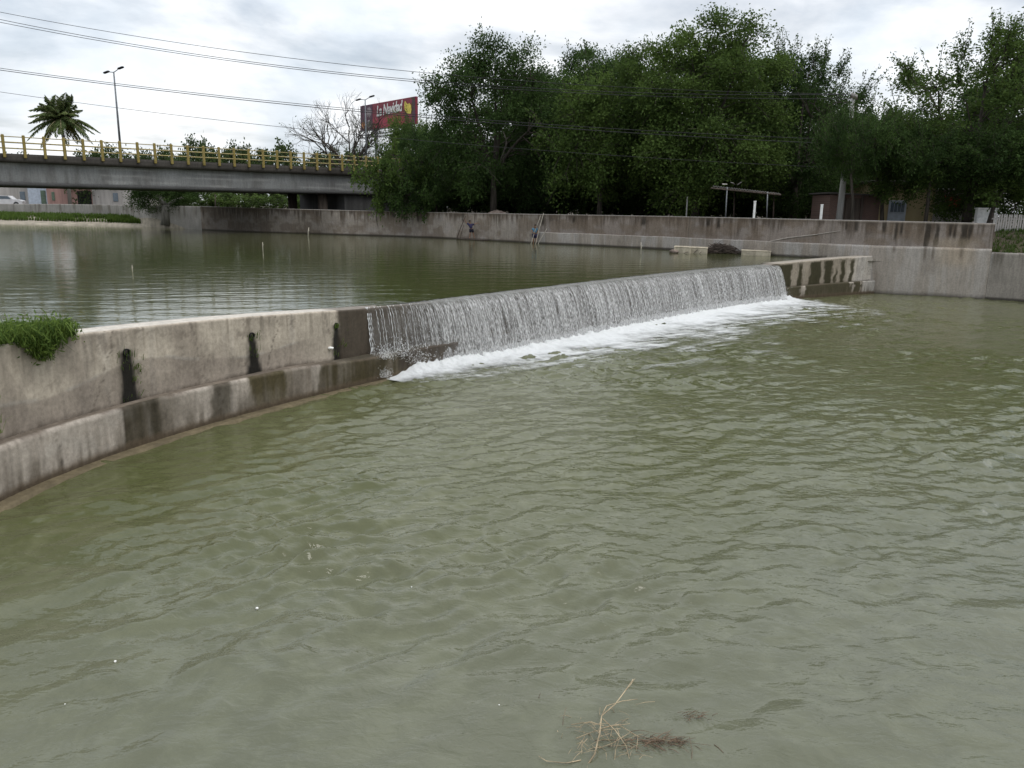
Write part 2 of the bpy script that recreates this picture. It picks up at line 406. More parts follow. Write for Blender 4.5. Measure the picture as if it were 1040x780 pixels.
WEIR = empty('weir', (0, 0, 0), 'long curved concrete weir with stained ledge, water pouring over its middle', 'weir')
def weir_part(name, s0, s1, ds=.045, nz=46, thick=.62):
    S = np.linspace(s0, s1, max(8, int((s1 - s0) / ds)))
    zt = Ztop(S); zb = Zled(S) - .03
    t = np.linspace(0, 1, nz)
    Z = zb[:, None] + (zt - zb)[:, None] * t[None]; SS = np.repeat(S[:, None], nz, 1)
    W = Wp(S); P = np.concatenate([np.repeat(W[:, None], nz, 1), Z[..., None]], -1)
    nr = Nn(S)
    rough = .018 * (fbm(SS * 3, Z * 3, 60) - .5)
    P[..., :2] += nr[:, None] * rough[..., None]
    P[:, -1, :2] += nr * .02 + nr * .015 * (fbm(S * 8, S * 0, 33)[:, None] - .5)
    P[:, -1, 2] -= .012 * fbm(S * 6, S * 0, 35)
    C = face_colors(SS, Z, zt[:, None], zb[:, None])
    # top and back
    n5 = fbm(S * 2.5, S * 0, 44)
    rows = []; cols = []
    for e, dz in ((.10, 0), (.25, 0), (.42, 0), (thick, -.01), (thick + .01, -1.2)):
        q = Wp(S, e); rows.append(np.concatenate([q, (zt + dz)[:, None]], 1))
        k = PALE * 1.12 * (.85 + .3 * fbm(S * 3, S * 0 + e * 9, 52)[:, None])
        wet = ss(SWET - .5, SWET + .2, S) * ss(SF1 + .3, SF1 + .1, S)
        k = mixc(k, (.25, .22, .18), .75 * ss(SF1, SF1 + .3, S)); k = mixc(k, (.13, .11, .09), .8 * wet); cols.append(k)
    P = np.concatenate([P] + [r[:, None] for r in rows], 1); C = np.concatenate([C] + [c[:, None] for c in cols], 1)
    # end caps left open inside neighbouring parts
    return grid(name, P, MT['conc'], WEIR, C, smooth=False, flip=False)
weir_part('wing_wall', 0, SF0)
weir_part('spillway', SF0, SF1, ds=.08, nz=30)
weir_part('abutment', SF1, SL + .0, ds=.04, nz=46, thick=.9)
# spillway side cheek of the abutment
cs = MB(); a0 = Wp(np.array(SF1)); a1 = Wp(np.array(SF1), .9); b0 = Wp(np.array(SF1 + .3)); b1 = Wp(np.array(SF1 + .3), .9)
cs.add([(*a0, .5), (*a1, .5), (*a1, 1.757), (*a0, 1.757)], [(0, 1, 2, 3)])
o = cs.build('cheek', simple('wet_concrete', (.09, .08, .06), .5, .3, 4), WEIR)

def ledge():
    S = np.linspace(0, SL, 900); nz = 26; zl = Zled(S) + .02 * (fbm(S * 1.5, S * 0, 71) - .5)
    t = np.linspace(-.25, 1, nz); Z = zl[:, None] * t[None]; SS = np.repeat(S[:, None], nz, 1)
    L = Lp(S); P = np.concatenate([np.repeat(L[:, None], nz, 1), Z[..., None]], -1); nr = Nn(S)
    P[..., :2] += nr[:, None] * (.03 * (fbm(SS * 2.5, Z * 2.5, 61) - .5))[..., None]
    P[:, -1, :2] += nr * .03
    n1 = fbm(SS * 1.0, Z * 1.5, 81); n2 = fbm(SS * 5, Z * .5, 82); n3 = fbm(SS * 8, Z * 8, 83)
    C = np.array((.32, .285, .245)) * (.75 + .55 * n1[..., None]); C = mixc(C, (.17, .142, .113), .6 * ss(.48, .75, n2))
    C = mixc(C, (.36, .33, .29), .5 * ss(.55, .75, fbm(SS * 3, Z * 3, 85)))
    um_s = [s_of_u(u, .4) for u in (0, 60, 128, 168, 217, 240, 256, 293, 330, 372, 400, 600, 788, 812, 817, 864, 868, 874, 890)]
    um = np.interp(SS, um_s, (0, 60, 128, 168, 217, 240, 256, 293, 330, 372, 400, 600, 788, 812, 817, 864, 868, 874, 890))
    jit = 16 * (fbm(SS * 2.2, Z * 2.2, 91) - .5) + 9 * (fbm(SS * 8, Z * .7, 92) - .5); u2 = um + jit
    for a, b, colr, f in ((126, 167, (.028, .023, .012), .97), (167, 200, (.13, .11, .085), .35), (168, 180, (.10, .085, .065), .5), (216, 236, (.05, .043, .03), .85), (254, 294, (.05, .04, .015), .95), (294, 316, (.10, .08, .058), .6), (326, 412, (.045, .036, .016), .97)):
        C = mixc(C, colr, f * (.74 + .26 * ss(.34, .56, .5 * n1 + .5 * fbm(SS * 7, Z * .6, int(a)))) * ss(a - 3, a + 3, u2) * ss(b + 6, b - 5, u2))
    mid = ss(400, 408, um) * ss(800, 795, um); C = mixc(C, WET, .9 * mid)
    right = ss(786, 790, um); dk = np.maximum(ss(785, 788, u2) * ss(813, 810, u2), np.maximum(ss(816, 819, u2) * ss(865, 863, u2), ss(867, 869, u2) * ss(876, 873, u2)))
    C = mixc(C, (.038, .033, .014), .93 * right * dk); C = mixc(C, (.33, .33, .32), .5 * right * ss(874, 878, um))
    C = mixc(C, (.09, .075, .055), .7 * ss(.50, .66, fbm(SS * 11, Z * .45, 96)) * ss(.9, .1, Z / zl[:, None]))
    for cs_ in (3.1, 5.6, 7.9, 9.2, 11.4): C = mixc(C, (.05, .04, .03), .7 * ss(.022, .006, np.abs(SS - cs_ - .25 * (fbm(Z * 2.5, Z * 0, int(cs_ * 10)) - .5))))
    # wet waterline and dark top lip
    C = mixc(C, (.028, .022, .014), .95 * ss(.16, .09, Z + .05 * n3)); C = mixc(C, (.10, .075, .05), .6 * ss(.22, .14, Z + .05 * n3))
    C = mixc(C, (.08, .06, .045), .55 * ss(.06, .0, zl[:, None] - Z) * ss(.45, .65, fbm(SS * 2, SS * 0, 93)))
    rows = []; cols = []
    for e in (.12, .26, .75):
        q = L + nr * e; rows.append(np.concatenate([q, zl[:, None]], 1)); k = np.array((.15, .125, .10)) * (.5 + 1.0 * fbm(S * 2, S * 0 + e * 7, 95)[:, None])
        k = mixc(k, (.05, .045, .03), .8 * ss(SU[300], SU[372], S)); cols.append(k)
    P = np.concatenate([P] + [r[:, None] for r in rows], 1); C = np.concatenate([C] + [c[:, None] for c in cols], 1)
    grid('ledge', P, MT['conc'], WEIR, C, smooth=False)
    # low slimy apron just clear of the water
    S = np.linspace(0, SU[372] + .8, 500); L = Lp(S); nr = Nn(S); wdt = .22 + .05 * fbm(S * 1.2, S * 0, 7) - .14 * ss(SU[300], SU[372] + .8, S)
    R = []; C = []
    for e, z in ((.15, .035), (0, .032), (-.5, .028), (-.9, .022), (-1, -.2)):
        q = L + nr * (e if e > 0 else e * wdt[:, None]); R.append(np.concatenate([q, np.full((len(S), 1), z)], 1))
        C.append(np.array((.12, .098, .06)) * (.6 + .8 * fbm(S * 3, S * 0 + e, 98)[:, None]))
    grid('apron', np.stack(R, 1)[:, ::-1], MT['conc'], WEIR, np.stack(C, 1)[:, ::-1])
ledge()
for hs, hz in holes:
    p = Wp(np.array(hs)); n = Nn(np.array(hs)); m = MB(); k = 14; R = []
    t = np.array((n[1], -n[0]))
    prof = [(.05, .30), (.05, -.035), (.068, -.035), (.068, .03)]
    base = []
    for r, d in prof:
        for i in range(k):
            a = 2 * PI * i / k; q = p + t * (r * math.cos(a)) + n * d; base.append((q[0], q[1], hz + r * math.sin(a)))
    fc = [(r * k + i, r * k + (i + 1) % k, (r + 1) * k + (i + 1) % k, (r + 1) * k + i) for r in range(3) for i in range(k)] + [tuple(range(k))]
    m.add(base, fc); m.build('drain_pipe', MT['dark'], WEIR)

# ------------------------------------------------------------------ water
def wave_sum(X, Y, n, lmin, lmax, theta, spread, seed):
    r = np.random.RandomState(seed); h = 0
    for i in range(n):
        lam = math.exp(r.uniform(math.log(lmin), math.log(lmax))); a = theta + r.normal(0, spread); k = 2 * PI / lam
        h = h + lam * np.sin(k * (X * math.cos(a) + Y * math.sin(a)) + r.uniform(0, 2 * PI))
    return h / n ** .5
def water_mat(name, body, body2, rough, bumps, patch=.08, shallow=None):
    t = NT(name); p = t.pos()
    n = t.noise(p, patch, 5, .55, .5); n2 = t.noise(p, patch * 11, 4, .55, 2.6)
    c = t.mix(t.rng(n, .35, .65), body, body2)
    c = t.mix(t.math('MULTIPLY', t.rng(n2, .47, .68), .45), c, tuple(x * 1.3 for x in body2))
    if shallow:      # silt stirred up over the shallow bed by the near bank
        sy = t.n('ShaderNodeSeparateXYZ'); t.set(sy.inputs[0], p); q = t.math('ADD', sy.outputs[1], t.math('MULTIPLY', t.math('SUBTRACT', n, .5), 9))
        q = t.math('SUBTRACT', q, t.math('MULTIPLY', sy.outputs[0], .35)); c = t.mix(t.rng(q, 5.0, 12.5, 1, 0), c, t.mix(t.rng(n2, .4, .65), shallow, tuple(x * 1.16 for x in shallow)))
    h = None
    for sc, k, vec in bumps:
        q = t.math('MULTIPLY', t.noise(t.vmul(p, vec), sc, 3, .55, .6), k); h = q if h is None else t.math('ADD', h, q)
    t.principled(Base_Color=c, Roughness=rough, IOR=1.33, Specular_IOR_Level=.5, Normal=t.bump(h, 1.0, 1.0)); return t.m
LOW = water_mat('river_water', (.068, .075, .028), (.088, .092, .047), .04, [(3.2, .020, (1, 1.7, 1)), (9, .006, (1, 1.5, 1))], shallow=(.102, .107, .072))
UPP = water_mat('pond_water', (.047, .056, .020), (.062, .068, .027), .04, [(1.6, .007, (1, 1.8, 1)), (5, .003, (1, 1.6, 1))], .05)

def dist_weir(X, Y):
    """(perpendicular distance downstream of the weir base, arc position) for points"""
    S = np.linspace(0, SL, 260); L = Lp(S); best = np.full(X.shape, 1e9); bs = np.zeros(X.shape)
    for i in range(len(S)):
        d = (X - L[i, 0]) ** 2 + (Y - L[i, 1]) ** 2; m = d < best; best[m] = d[m]; bs[m] = S[i]
    return np.sqrt(best), bs

def river():
    na, nr = 620, 640
    A = np.radians(np.linspace(-58, 58, na)); Rr = np.geomspace(3.2, 62, nr)
    X = np.sin(A)[:, None] * Rr[None]; Y = np.cos(A)[:, None] * Rr[None]
    D, Sx = dist_weir(X[::4, ::4], Y[::4, ::4])
    def up(q):   # bilinear upsample
        a = np.linspace(0, q.shape[0] - 1, na); r = np.linspace(0, q.shape[1] - 1, nr)
        i = np.minimum(a.astype(int), q.shape[0] - 2); j = np.minimum(r.astype(int), q.shape[1] - 2); fa = (a - i)[:, None]; fr = (r - j)[None]
        return q[i][:, j] * (1 - fa) * (1 - fr) + q[i + 1][:, j] * fa * (1 - fr) + q[i][:, j + 1] * (1 - fa) * fr + q[i + 1][:, j + 1] * fa * fr
    D = up(D); Sx = up(Sx)
    wx = X + .5 * (fbm(X * .5, Y * .5, 5, 3) - .5); wy = Y + .5 * (fbm(X * .5, Y * .5, 6, 3) - .5)
    h1 = wave_sum(wx, wy, 30, .28, .75, -1.05, .42, 1)
    h2 = wave_sum(wx, wy, 22, .16, .34, -1.15, .6, 2)
    h3 = wave_sum(wx, wy, 14, .9, 2.6, -.5, .9, 3)
    fade = np.exp(-np.clip(D - 3, 0, 99) / 13.0)
    pat = .5 + 1.0 * ss(.3, .7, fbm(X * .22, Y * .26, 14, 3))
    left = ss(-1.5, -5.5, X) * ss(17, 12, Y)
    calm = ss(9.5, 5.5, Y)
    far = 1 / (1 + (Rr[None] / 30) ** 2)
    amp = (.25 + fade) * pat * (1 - .7 * left) * (1 - .6 * calm)
    Z = .041 * h1 * amp + .030 * h2 * amp * (1 - .6 * calm) + .007 * h3 * (.5 + pat)
    Z = Z + 5.0 * Z * np.abs(Z)
    Z = Z * (.62 + .38 * far)
    sharp = Z + .8 * np.abs(Z) * 0
    P = np.stack([X, Y, sharp], -1)
    o = grid('river_water', P, LOW, smooth=True, flip=True); tag(o, kind='structure')
river()

def pond():
    na, nr = 520, 560
    A = np.radians(np.linspace(-66, 40, na)); Rr = np.geomspace(8, 135, nr)
    X = np.sin(A)[:, None] * Rr[None]; Y = np.cos(A)[:, None] * Rr[None]
    Xw = np.interp(Y, ys, xs); sl = np.interp(Y, ys[1:], np.diff(xs) / np.diff(ys))
    keep = ((X < Xw - .62 * np.sqrt(1 + sl ** 2)) & (Y < 44)) | (Y >= 43)
    keep &= (Y > 5)
    h = wave_sum(X, Y, 24, .5, 1.6, -1.35, .4, 11); h2 = wave_sum(X, Y, 16, .25, .5, -1.3, .5, 12)
    pat = .3 + 1.2 * fbm(X * .09, Y * .14, 24, 3)
    Z = POND + (.0030 * h + .0030 * h2) * pat / (1 + (Rr[None] / 70) ** 2)
    o = grid('pond_water', np.stack([X, Y, Z], -1), UPP, smooth=True, flip=True, mask=keep); tag(o, kind='structure')
pond()

# waterfall
def fall_mat(name, thr, seedv, bright):
    t = NT(name); uv = t.n('ShaderNodeUVMap').outputs[0]
    sx = t.n('ShaderNodeSeparateXYZ'); t.set(sx.inputs[0], uv); s, d = sx.outputs[0], sx.outputs[1]
    def nz(sc, sy, off, det=3, dist=0):
        m = t.n('ShaderNodeMapping'); t.set(m.inputs[0], uv); m.inputs['Scale'].default_value = (sc, sy, 1); m.inputs['Location'].default_value = (off + seedv, seedv * 3, 0)
        return t.noise(m.outputs[0], 1, det, .6, dist)
    fine = nz(27, .8, 0, 3, .15); mid = nz(7, .25, 5, 2); bead = nz(38, 9, 9, 2); big = nz(.9, .1, 2, 2)
    q = t.math('ADD', t.math('MULTIPLY', fine, .68), t.math('ADD', t.math('MULTIPLY', mid, .13), t.math('MULTIPLY', bead, .27)))
    q = t.math('ADD', q, t.math('MULTIPLY', t.math('SUBTRACT', big, .5), .14))
    den = t.rng(s, .2, 3.2, .17, 0.0)          # sparse at the near end
    q = t.math('SUBTRACT', q, den)
    al = t.rng(q, thr, thr + .30, .05, .92)
    lip = t.rng(d, .0, .3, .25, 0)
    c = t.mix(t.rng(bead, .35, .7), (.30, .305, .295), (bright, bright, bright)); c = t.mix(t.rng(d, .0, .18, .55, 0), c, (.16, .17, .145))
    p = t.n('ShaderNodeBsdfPrincipled'); t.set(p.inputs['Base Color'], c); p.inputs['Roughness'].default_value = .25; p.inputs['IOR'].default_value = 1.33
    t.set(p.inputs['Normal'], t.bump(t.math('ADD', fine, t.math('MULTIPLY', bead, .4)), .8, .06))
    t.set(p.inputs['Alpha'], al)
    t.t.links.new(p.outputs[0], t.out.inputs[0]); return t.m
FALL = empty('waterfall', (0, 0, 0)); tag(FALL, 'thin white curtain of water falling over the long curved weir', 'waterfall', kind='structure')
def curtain(name, mat, off, seed, z0=None):
    S = np.linspace(SF0 + .05, SF1 - .02, 1500); nt = 40
    prof = [(-.75, 0), (-.4, 0.0), (-.15, -.003), (-.02, -.02)]
    zc = np.interp(S, _st, _zt) + .035; zc = np.maximum(zc, POND - .004)
    R = []; D = []
    thr = .22 + .10 * vn(S * 6, S * 0, seed) + .05 * vn(S * 25, S * 0, seed + 1) + off
    if z0 is None:
        for e, dz in prof:
            q = Wp(S, -e); R.append(np.concatenate([q, (zc + dz)[:, None]], 1)); D.append(np.full(len(S), e))
    for k in range(nt):
        f = (k + 1) / nt; dr = f ** 1.0; drop = (zc + .05) * dr
        if z0 is not None and drop.max() < z0: continue
        out = .02 + (thr + np.interp(S, [SF0, SF0 + 1.2, SF0 + 4], [-.10, .12, .42])) * np.sqrt(np.clip(drop / 1.75, 0, None))
        ww = .02 * (vn(S * 9, drop * 1.2, seed + 5) - .5) * f
        q = Lp(S) + Nn(S) * (np.interp(S, _so, _do) - out - ww)[:, None]
        R.append(np.concatenate([q, (zc - .02 - drop)[:, None]], 1)); D.append(drop)
    P = np.stack(R, 1); UV = np.stack([np.repeat((S - SF0)[:, None], P.shape[1], 1), np.stack(D, 1)], -1)
    return grid(name, P, mat, FALL, uv=UV, smooth=True)
curtain('water_sheet', fall_mat('falling_water', .37, 0, .70), 0, 300)
curtain('water_sheet', fall_mat('falling_water_outer', .53, 37, .76), .05, 320, z0=.25)

# individual trickles at the thin near end and splash
def blob_mesh(pts, rad, rng):
    V = []; Q = []
    oc = np.array([(1, 0, 0), (-1, 0, 0), (0, 1, 0), (0, -1, 0), (0, 0, 1), (0, 0, -1)], float)
    fc = np.array([(0, 2, 4), (2, 1, 4), (1, 3, 4), (3, 0, 4), (2, 0, 5), (1, 2, 5), (3, 1, 5), (0, 3, 5)])
    n = len(pts); V = pts[:, None] + oc[None] * rad[:, None, None]; Q = fc[None] + (np.arange(n) * 6)[:, None, None]
    return V.reshape(-1, 3), Q.reshape(-1, 3)
FOAMW = NT('foam_white'); FOAMW.principled(Base_Color=(.82, .84, .85), Roughness=.6); FOAMW = FOAMW.m
def trickles():
    rng = np.random.RandomState(5); m = MB()
    for ds, r in ((.05, .024), (.10, .018), (.16, .012), (.33, .010), (.47, .008), (.55, .013), (.81, .016), (.90, .009), (1.02, .007), (1.31, .010), (1.62, .012), (1.7, .008), (1.98, .010), (2.5, .009)):
        s = SF0 + .04 + ds; pts = []; rr = []
        zc = float(np.interp(s, _st, _zt)) + .02
        for k in range(26):
            f = k / 25; drop = f * (zc - (.62 if ds < .5 else .05)); out = -.06 + .34 * math.sqrt(drop / 1.7) * (.55 if ds < .3 else .9) + .01 * math.sin(k * 1.7 + ds * 9)
            q = Wp(np.array(s + .02 * math.sin(k * .9 + ds * 20) * f), 0) - Nn(np.array(s)) * out
            pts.append((q[0], q[1], zc - drop)); rr.append(.42 * r * (1.0 + .5 * math.sin(k * 2.3 + ds)) * (.7 + .6 * rng.rand()))
        m.tube(pts, rr, 5)
    m.build('trickle', FOAMW, FALL, True)
    pts = []; rad = []
    def burst(s, z, n, sp, up):
        c = Lp(np.array(s)) ; nr = Nn(np.array(s))
        for i in range(int(n * 1.8)):
            a = rng.normal(0, sp, 3); d = abs(rng.normal(0, sp)); q = c - nr * d * .8 + a[:2] * .7
            pts.append((q[0], q[1], z + abs(a[2]) * up - .25 * d)); rad.append(rng.uniform(.003, .0095))
    burst(SF0 + .1, .62, 260, .16, .8); burst(SF0 + .6, .62, 280, .22, .9); burst(SF0 + 1.2, .35, 220, .26, 1.0); burst(SF0 + .12, .12, 160, .12, .9)
    for i in range(90):
        burst(SF0 + 1.5 + (SF1 - SF0 - 1.5) * rng.rand(), .03, 24, .16, 1.3)
    burst(SF1 + .05, .2, 260, .22, 1.2)
    V, Q = blob_mesh(np.array(pts), np.array(rad), rng)
    o = link('water_spray', mesh_np('water_spray', V, Q), FOAMW, None, True); tag(o, 'fine white droplets splashing along the foot of the falls', None, kind='stuff')
trickles()

def foam():
    S = np.linspace(SF0 + .2, SF1 + 2.0, 1300); nv = 190
    E = np.linspace(0, 1, nv) ** 1.3
    wid = 1.5 * np.interp(S, [SF0, SF0 + 2, SF0 + 6, SF0 + 12, SF1 - 4, SF1 - 1, SF1 + 1, SF1 + 2.0], [1.0, 2.7, 4.2, 5.8, 6.2, 5.2, 3.6, 2.0])
    L = Lp(np.clip(S, 0, SL)); nr = Nn(np.clip(S, 0, SL))
    e = E[None] * wid[:, None] - .12
    X = L[:, None, 0] - nr[:, None, 0] * e; Y = L[:, None, 1] - nr[:, None, 1] * e
    # streak coordinates: outward flow drifting to the right
    SS = np.repeat(S[:, None], nv, 1)
    n1 = fbm(SS * 1.7 - e * .8, e * .9, 200, 5); n2 = fbm(SS * 6, e * 4.5, 210, 4); n3 = fbm(SS * .6, e * .35, 220, 3); n4 = fbm(SS * .9 - e * .5, e * 4.0 - SS * .8, 231, 4)
    x = 1.5 * e / wid[:, None]
    dens = 1.80 - 1.95 * np.clip(x, 0, 1.2) ** .7 + .7 * (n1 - .5) + .7 * (n2 - .5) + .7 * (n3 - .5) + 1.3 * (n4 - .5) * ss(.1, .5, x)
    dens = dens * ss(SF1 + 2.0, SF1 + .4, SS)
    al = np.clip((dens + .10) / 1.5, 0, 1); al = np.maximum(al, .5 * ss(.50, .68, n4) * ss(1.5, .8, x) * ss(.35, .6, n3)) * ss(1.5, 1.2, x)
    H = .035 + .15 * np.exp(-np.clip(e, 0, 9) / .30) * (.5 + .9 * n2) + .07 * np.clip(dens, 0, 1.5) * (n2 + .3) * np.exp(-np.clip(e, 0, 9) / 1.6) - .03 * (al < .02)
    H = .03 + (H - .03) * ss(SF0 + .2, SF0 + 1.6, SS) * ss(SF1 + 1.9, SF1 + .3, SS)
    P = np.stack([X, Y, H], -1); C = np.repeat(al[..., None], 3, -1)
    t = NT('foam'); a = t.n('ShaderNodeAttribute', attribute_name='Col').outputs['Color']; sp = t.n('ShaderNodeSeparateColor'); t.set(sp.inputs[0], a)
    f = t.noise(t.pos(), 18, 6, .8, .6)
    al2 = t.math('MULTIPLY', t.rng(t.math('ADD', sp.outputs[0], t.math('MULTIPLY', t.math('SUBTRACT', f, .5), t.rng(sp.outputs[0], 0, .8, 1.1, .5))), .12, 1.0), .95)
    t.principled(Base_Color=(.74, .76, .76), Roughness=.7, Alpha=al2, Normal=t.bump(f, .9, .06))
    o = grid('foam', P, t.m, None, C, smooth=True, flip=False, mask=al > .0)
    tag(o, 'white churned foam spreading from the foot of the falls', None, kind='stuff')
foam()

# ------------------------------------------------------------------ far retaining walls
wall_px = [(205, 233.5, 208.5), (250, 235.5, 210.5), (345, 238.5, 213.6), (400, 240, 215.3), (440, 241.5, 216.3), (480, 243.5, 216.8), (550, 247.5, 218.0), (600, 249.6, 218.4), (660, 252.6, 219.2), (720, 256, 220.3), (780, 259.6, 221.6)]
WP = [np.append(onz(a, b, POND)[:2], a) for a, b, _ in wall_px]
WP += [np.append(onz(890, 298, 0)[:2], 890), np.append(onz(1000, 303.5, 0)[:2], 1000)]
WP = np.array(WP); tops = [c for _, _, c in wall_px] + [224, 227.3]
wz = np.array([ony(p[2], t_, p[1])[2] for p, t_ in zip(WP, tops)])
WALLZ = 3.75
def smooth_line(P, n):
    d = np.concatenate([[0], np.cumsum(np.hypot(*np.diff(P[:, :2], axis=0).T))])
    s = np.linspace(0, d[-1], n); X = np.interp(s, d, P[:, 0]); Y = np.interp(s, d, P[:, 1]); U = np.interp(s, d, P[:, 2])
    k = max(3, int(n / d[-1] * 3.0)) | 1; ker = np.hanning(k + 2)[1:-1]; ker /= ker.sum()
    def sm(a):
        b = np.concatenate([2 * a[0] - a[k // 2:0:-1], a, 2 * a[-1] - a[-2:-k // 2 - 1:-1]]); return np.convolve(b, ker, 'valid')
    return s, sm(X), sm(Y), U
ws, wX, wY, wU = smooth_line(WP, 1500)
wZ = np.interp(wU, WP[:, 2], wz); wZ = .5 * wZ + .5 * np.interp(wU, [205, 1000], [wz[:6].mean(), wz[6:].mean()])
def wall_normal(X, Y):
    t = np.stack([np.gradient(X), np.gradient(Y)], -1); t /= np.linalg.norm(t, axis=-1, keepdims=True); return np.stack([t[:, 1], -t[:, 0]], -1)
wN = wall_normal(wX, wY); wN *= np.sign(-(wN[:, 1]))[:, None]          # towards the water (-Y)
RW = empty('retaining_wall', (0, 0, 0), 'long grey retaining wall with dark drip stains along the far bank', 'wall')
def far_wall():
    nz = 40; t = np.linspace(0, 1, nz); zb = np.interp(wU, [780, 880], [1.55, -.3]); Z = zb[:, None] + (wZ - zb)[:, None] * t
    S = np.repeat(ws[:, None], nz, 1); U = np.repeat(wU[:, None], nz, 1); dt = wZ[:, None] - Z
    n1 = fbm(S * .35, Z * .9, 400); n2 = fbm(S * 3.2, Z * .25, 401); n3 = fbm(S * 7, Z * .4, 402); n4 = fbm(S * 5, Z * 5, 403)
    C = np.array((.285, .25, .215)) * (.8 + .45 * n1[..., None])
    C = mixc(C, (.34, .31, .29), .4 * ss(.5, .7, fbm(S * .8, Z * 1.5, 405)))
    seam = 2.56 + .05 * (fbm(S * .5, S * 0, 407) - .5); hasseam = ss(543, 546, U)
    upper = ss(seam - .02, seam + .02, Z) * hasseam
    C = mixc(C, (.19, .155, .14), .55 * upper)
    panel = .5 + .5 * np.sign(vn(np.floor(S / 4.5) * 3.7, 0 * S, 411) - .5); C = mixc(C, (.20, .185, .17), .25 * panel)
    leng = .3 + .5 * vn(S * 9, 0 * S, 419) + 1.3 * vn(S * 2.3, 0 * S, 420) ** 2 + np.where(U > 860, .5, 0)
    drip = ss(.38, .58, .55 * n2 + .45 * fbm(S * 9, Z * .3, 409)) * ss(1.1, .2, dt / leng)
    C = mixc(C, (.07, .052, .038), .88 * drip)
    C = mixc(C, (.15, .115, .085), .6 * ss(.42, .62, fbm(S * .9, Z * 1.3, 444)))
    C = C * (1 - .42 * ss(350, 325, U) * ss(200, 215, U))[..., None]  # under the bridge: its shade painted into the wall colour, with some grime
    big = 0
    for u0, wd, ln in ((903, 3, 1.1), (908, 2, .8), (935, 4, 1.7), (943.5, 3, 1.5), (958, 3, .8), (963, 2, .9), (971, 5, 1.5), (977, 3, 1.2), (890, 3, .7), (866, 3, .7), (855, 2, .6), (728, 2, .75), (717, 3, .6), (652, 3, .7), (470, 1.2, .8), (383, .9, 1.6), (400, 2, .6), (425, 1.5, .9), (551, 2.5, .9), (583, 2, .6)):
        jit = 3.5 * (fbm(S * 3, Z * 1.2, 430) - .5) + 3 * (fbm(S * 11, Z * .4, 431) - .5)
        big = np.maximum(big, ss(wd + 1, wd - 1.2, np.abs(U + jit - u0) * 1.6) * ss(1.05, .7, dt / ln))
    C = mixc(C, (.03, .024, .018), .88 * big)
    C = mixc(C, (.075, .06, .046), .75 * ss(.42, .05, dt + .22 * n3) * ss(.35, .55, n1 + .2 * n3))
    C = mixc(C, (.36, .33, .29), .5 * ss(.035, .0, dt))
    # waterline grime
    wl = Z - np.where(U > 840, 0, POND)
    C = mixc(C, (.03, .025, .018), .9 * ss(.16, .05, wl + .08 * (n1 - .5)))
    C = mixc(C, (.34, .31, .275), .45 * ss(2.5, 2.2, Z) * ss(872, 900, U) * ss(.25, .4, wl))
    C = mixc(C, (.33, .27, .20), .45 * ss(930, 955, U) * ss(995, 975, U) * ss(1.5, 2.2, Z) * (1 - ss(2.9, 3.2, Z)))
    # vertical construction joints
    for u0 in (497, 529, 699, 780, 842, 997): C = mixc(C, (.10, .085, .07), .5 * ss(.06, .02, np.abs(S - np.interp(u0, wU, ws))))
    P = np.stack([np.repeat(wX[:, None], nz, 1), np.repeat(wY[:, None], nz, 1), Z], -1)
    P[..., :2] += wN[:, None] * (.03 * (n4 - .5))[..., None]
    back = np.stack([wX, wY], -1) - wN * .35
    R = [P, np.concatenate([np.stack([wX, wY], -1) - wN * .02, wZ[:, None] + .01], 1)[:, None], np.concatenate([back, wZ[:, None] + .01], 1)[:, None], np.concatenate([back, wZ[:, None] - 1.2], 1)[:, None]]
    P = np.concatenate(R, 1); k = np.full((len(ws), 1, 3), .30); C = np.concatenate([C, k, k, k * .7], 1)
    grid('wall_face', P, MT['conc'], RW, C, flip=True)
    # lower plaster lift, slightly proud, from column 545 to the end
    i0 = int(np.searchsorted(wU, 545)); X, Y, N, s, U = wX[i0:], wY[i0:], wN[i0:], ws[i0:], wU[i0:]
    nz = 22; seam = 2.56 + .04 * (fbm(s * .5, s * 0, 407) - .5) + .03 * (fbm(s * 3, s * 0, 408) - .5); zb = np.interp(U, [780, 880], [1.55, -.3])
    t = np.linspace(0, 1, nz); Z = zb[:, None] + (seam - zb)[:, None] * t; S = np.repeat(s[:, None], nz, 1); UU = np.repeat(U[:, None], nz, 1)
    n1 = fbm(S * .5, Z * 1.2, 440); n2 = fbm(S * 3, Z * .4, 441)
    C = np.array((.28, .248, .215)) * (.82 + .4 * n1[..., None]); C = mixc(C, (.37, .36, .35), .5 * ss(.45, .65, n2))
    wl = Z - np.where(UU > 840, 0, POND)
    C = mixc(C, (.16, .135, .11), .4 * ss(.5, .75, fbm(S * 1.1, Z * .6, 442)))
    C = mixc(C, (.33, .30, .265), .4 * ss(880, 905, UU)); C = mixc(C, (.35, .28, .20), .5 * ss(940, 955, UU) * ss(992, 975, UU) * ss(1.3, 2.0, Z))
    C = mixc(C, (.17, .14, .11), .5 * ss(.5, .7, fbm(S * 1.6, Z * .5, 447)) * ss(.2, .9, (2.56 - Z) / 2.5 + .2))
    for u0, wd, ln in ((903, 2, .4), (935, 2.5, .9), (943, 2, .8), (971, 2.5, .7)):
        C = mixc(C, (.10, .08, .06), .6 * ss(wd + 1, wd - 1, np.abs(UU - u0) * 1.6) * ss(1, .5, (2.56 - Z) / ln))
    C = mixc(C, (.03, .026, .02), .9 * ss(.16, .06, wl + .06 * (n1 - .5)))
    P = np.concatenate([np.repeat((np.stack([X, Y], -1) + N * .06)[:, None], nz, 1), Z[..., None]], -1)
    e = np.concatenate([np.stack([X, Y], -1) - N * .02, seam[:, None] + .01], 1)[:, None]
    P = np.concatenate([P, e], 1); C = np.concatenate([C, np.full((len(s), 1, 3), .40)], 1)
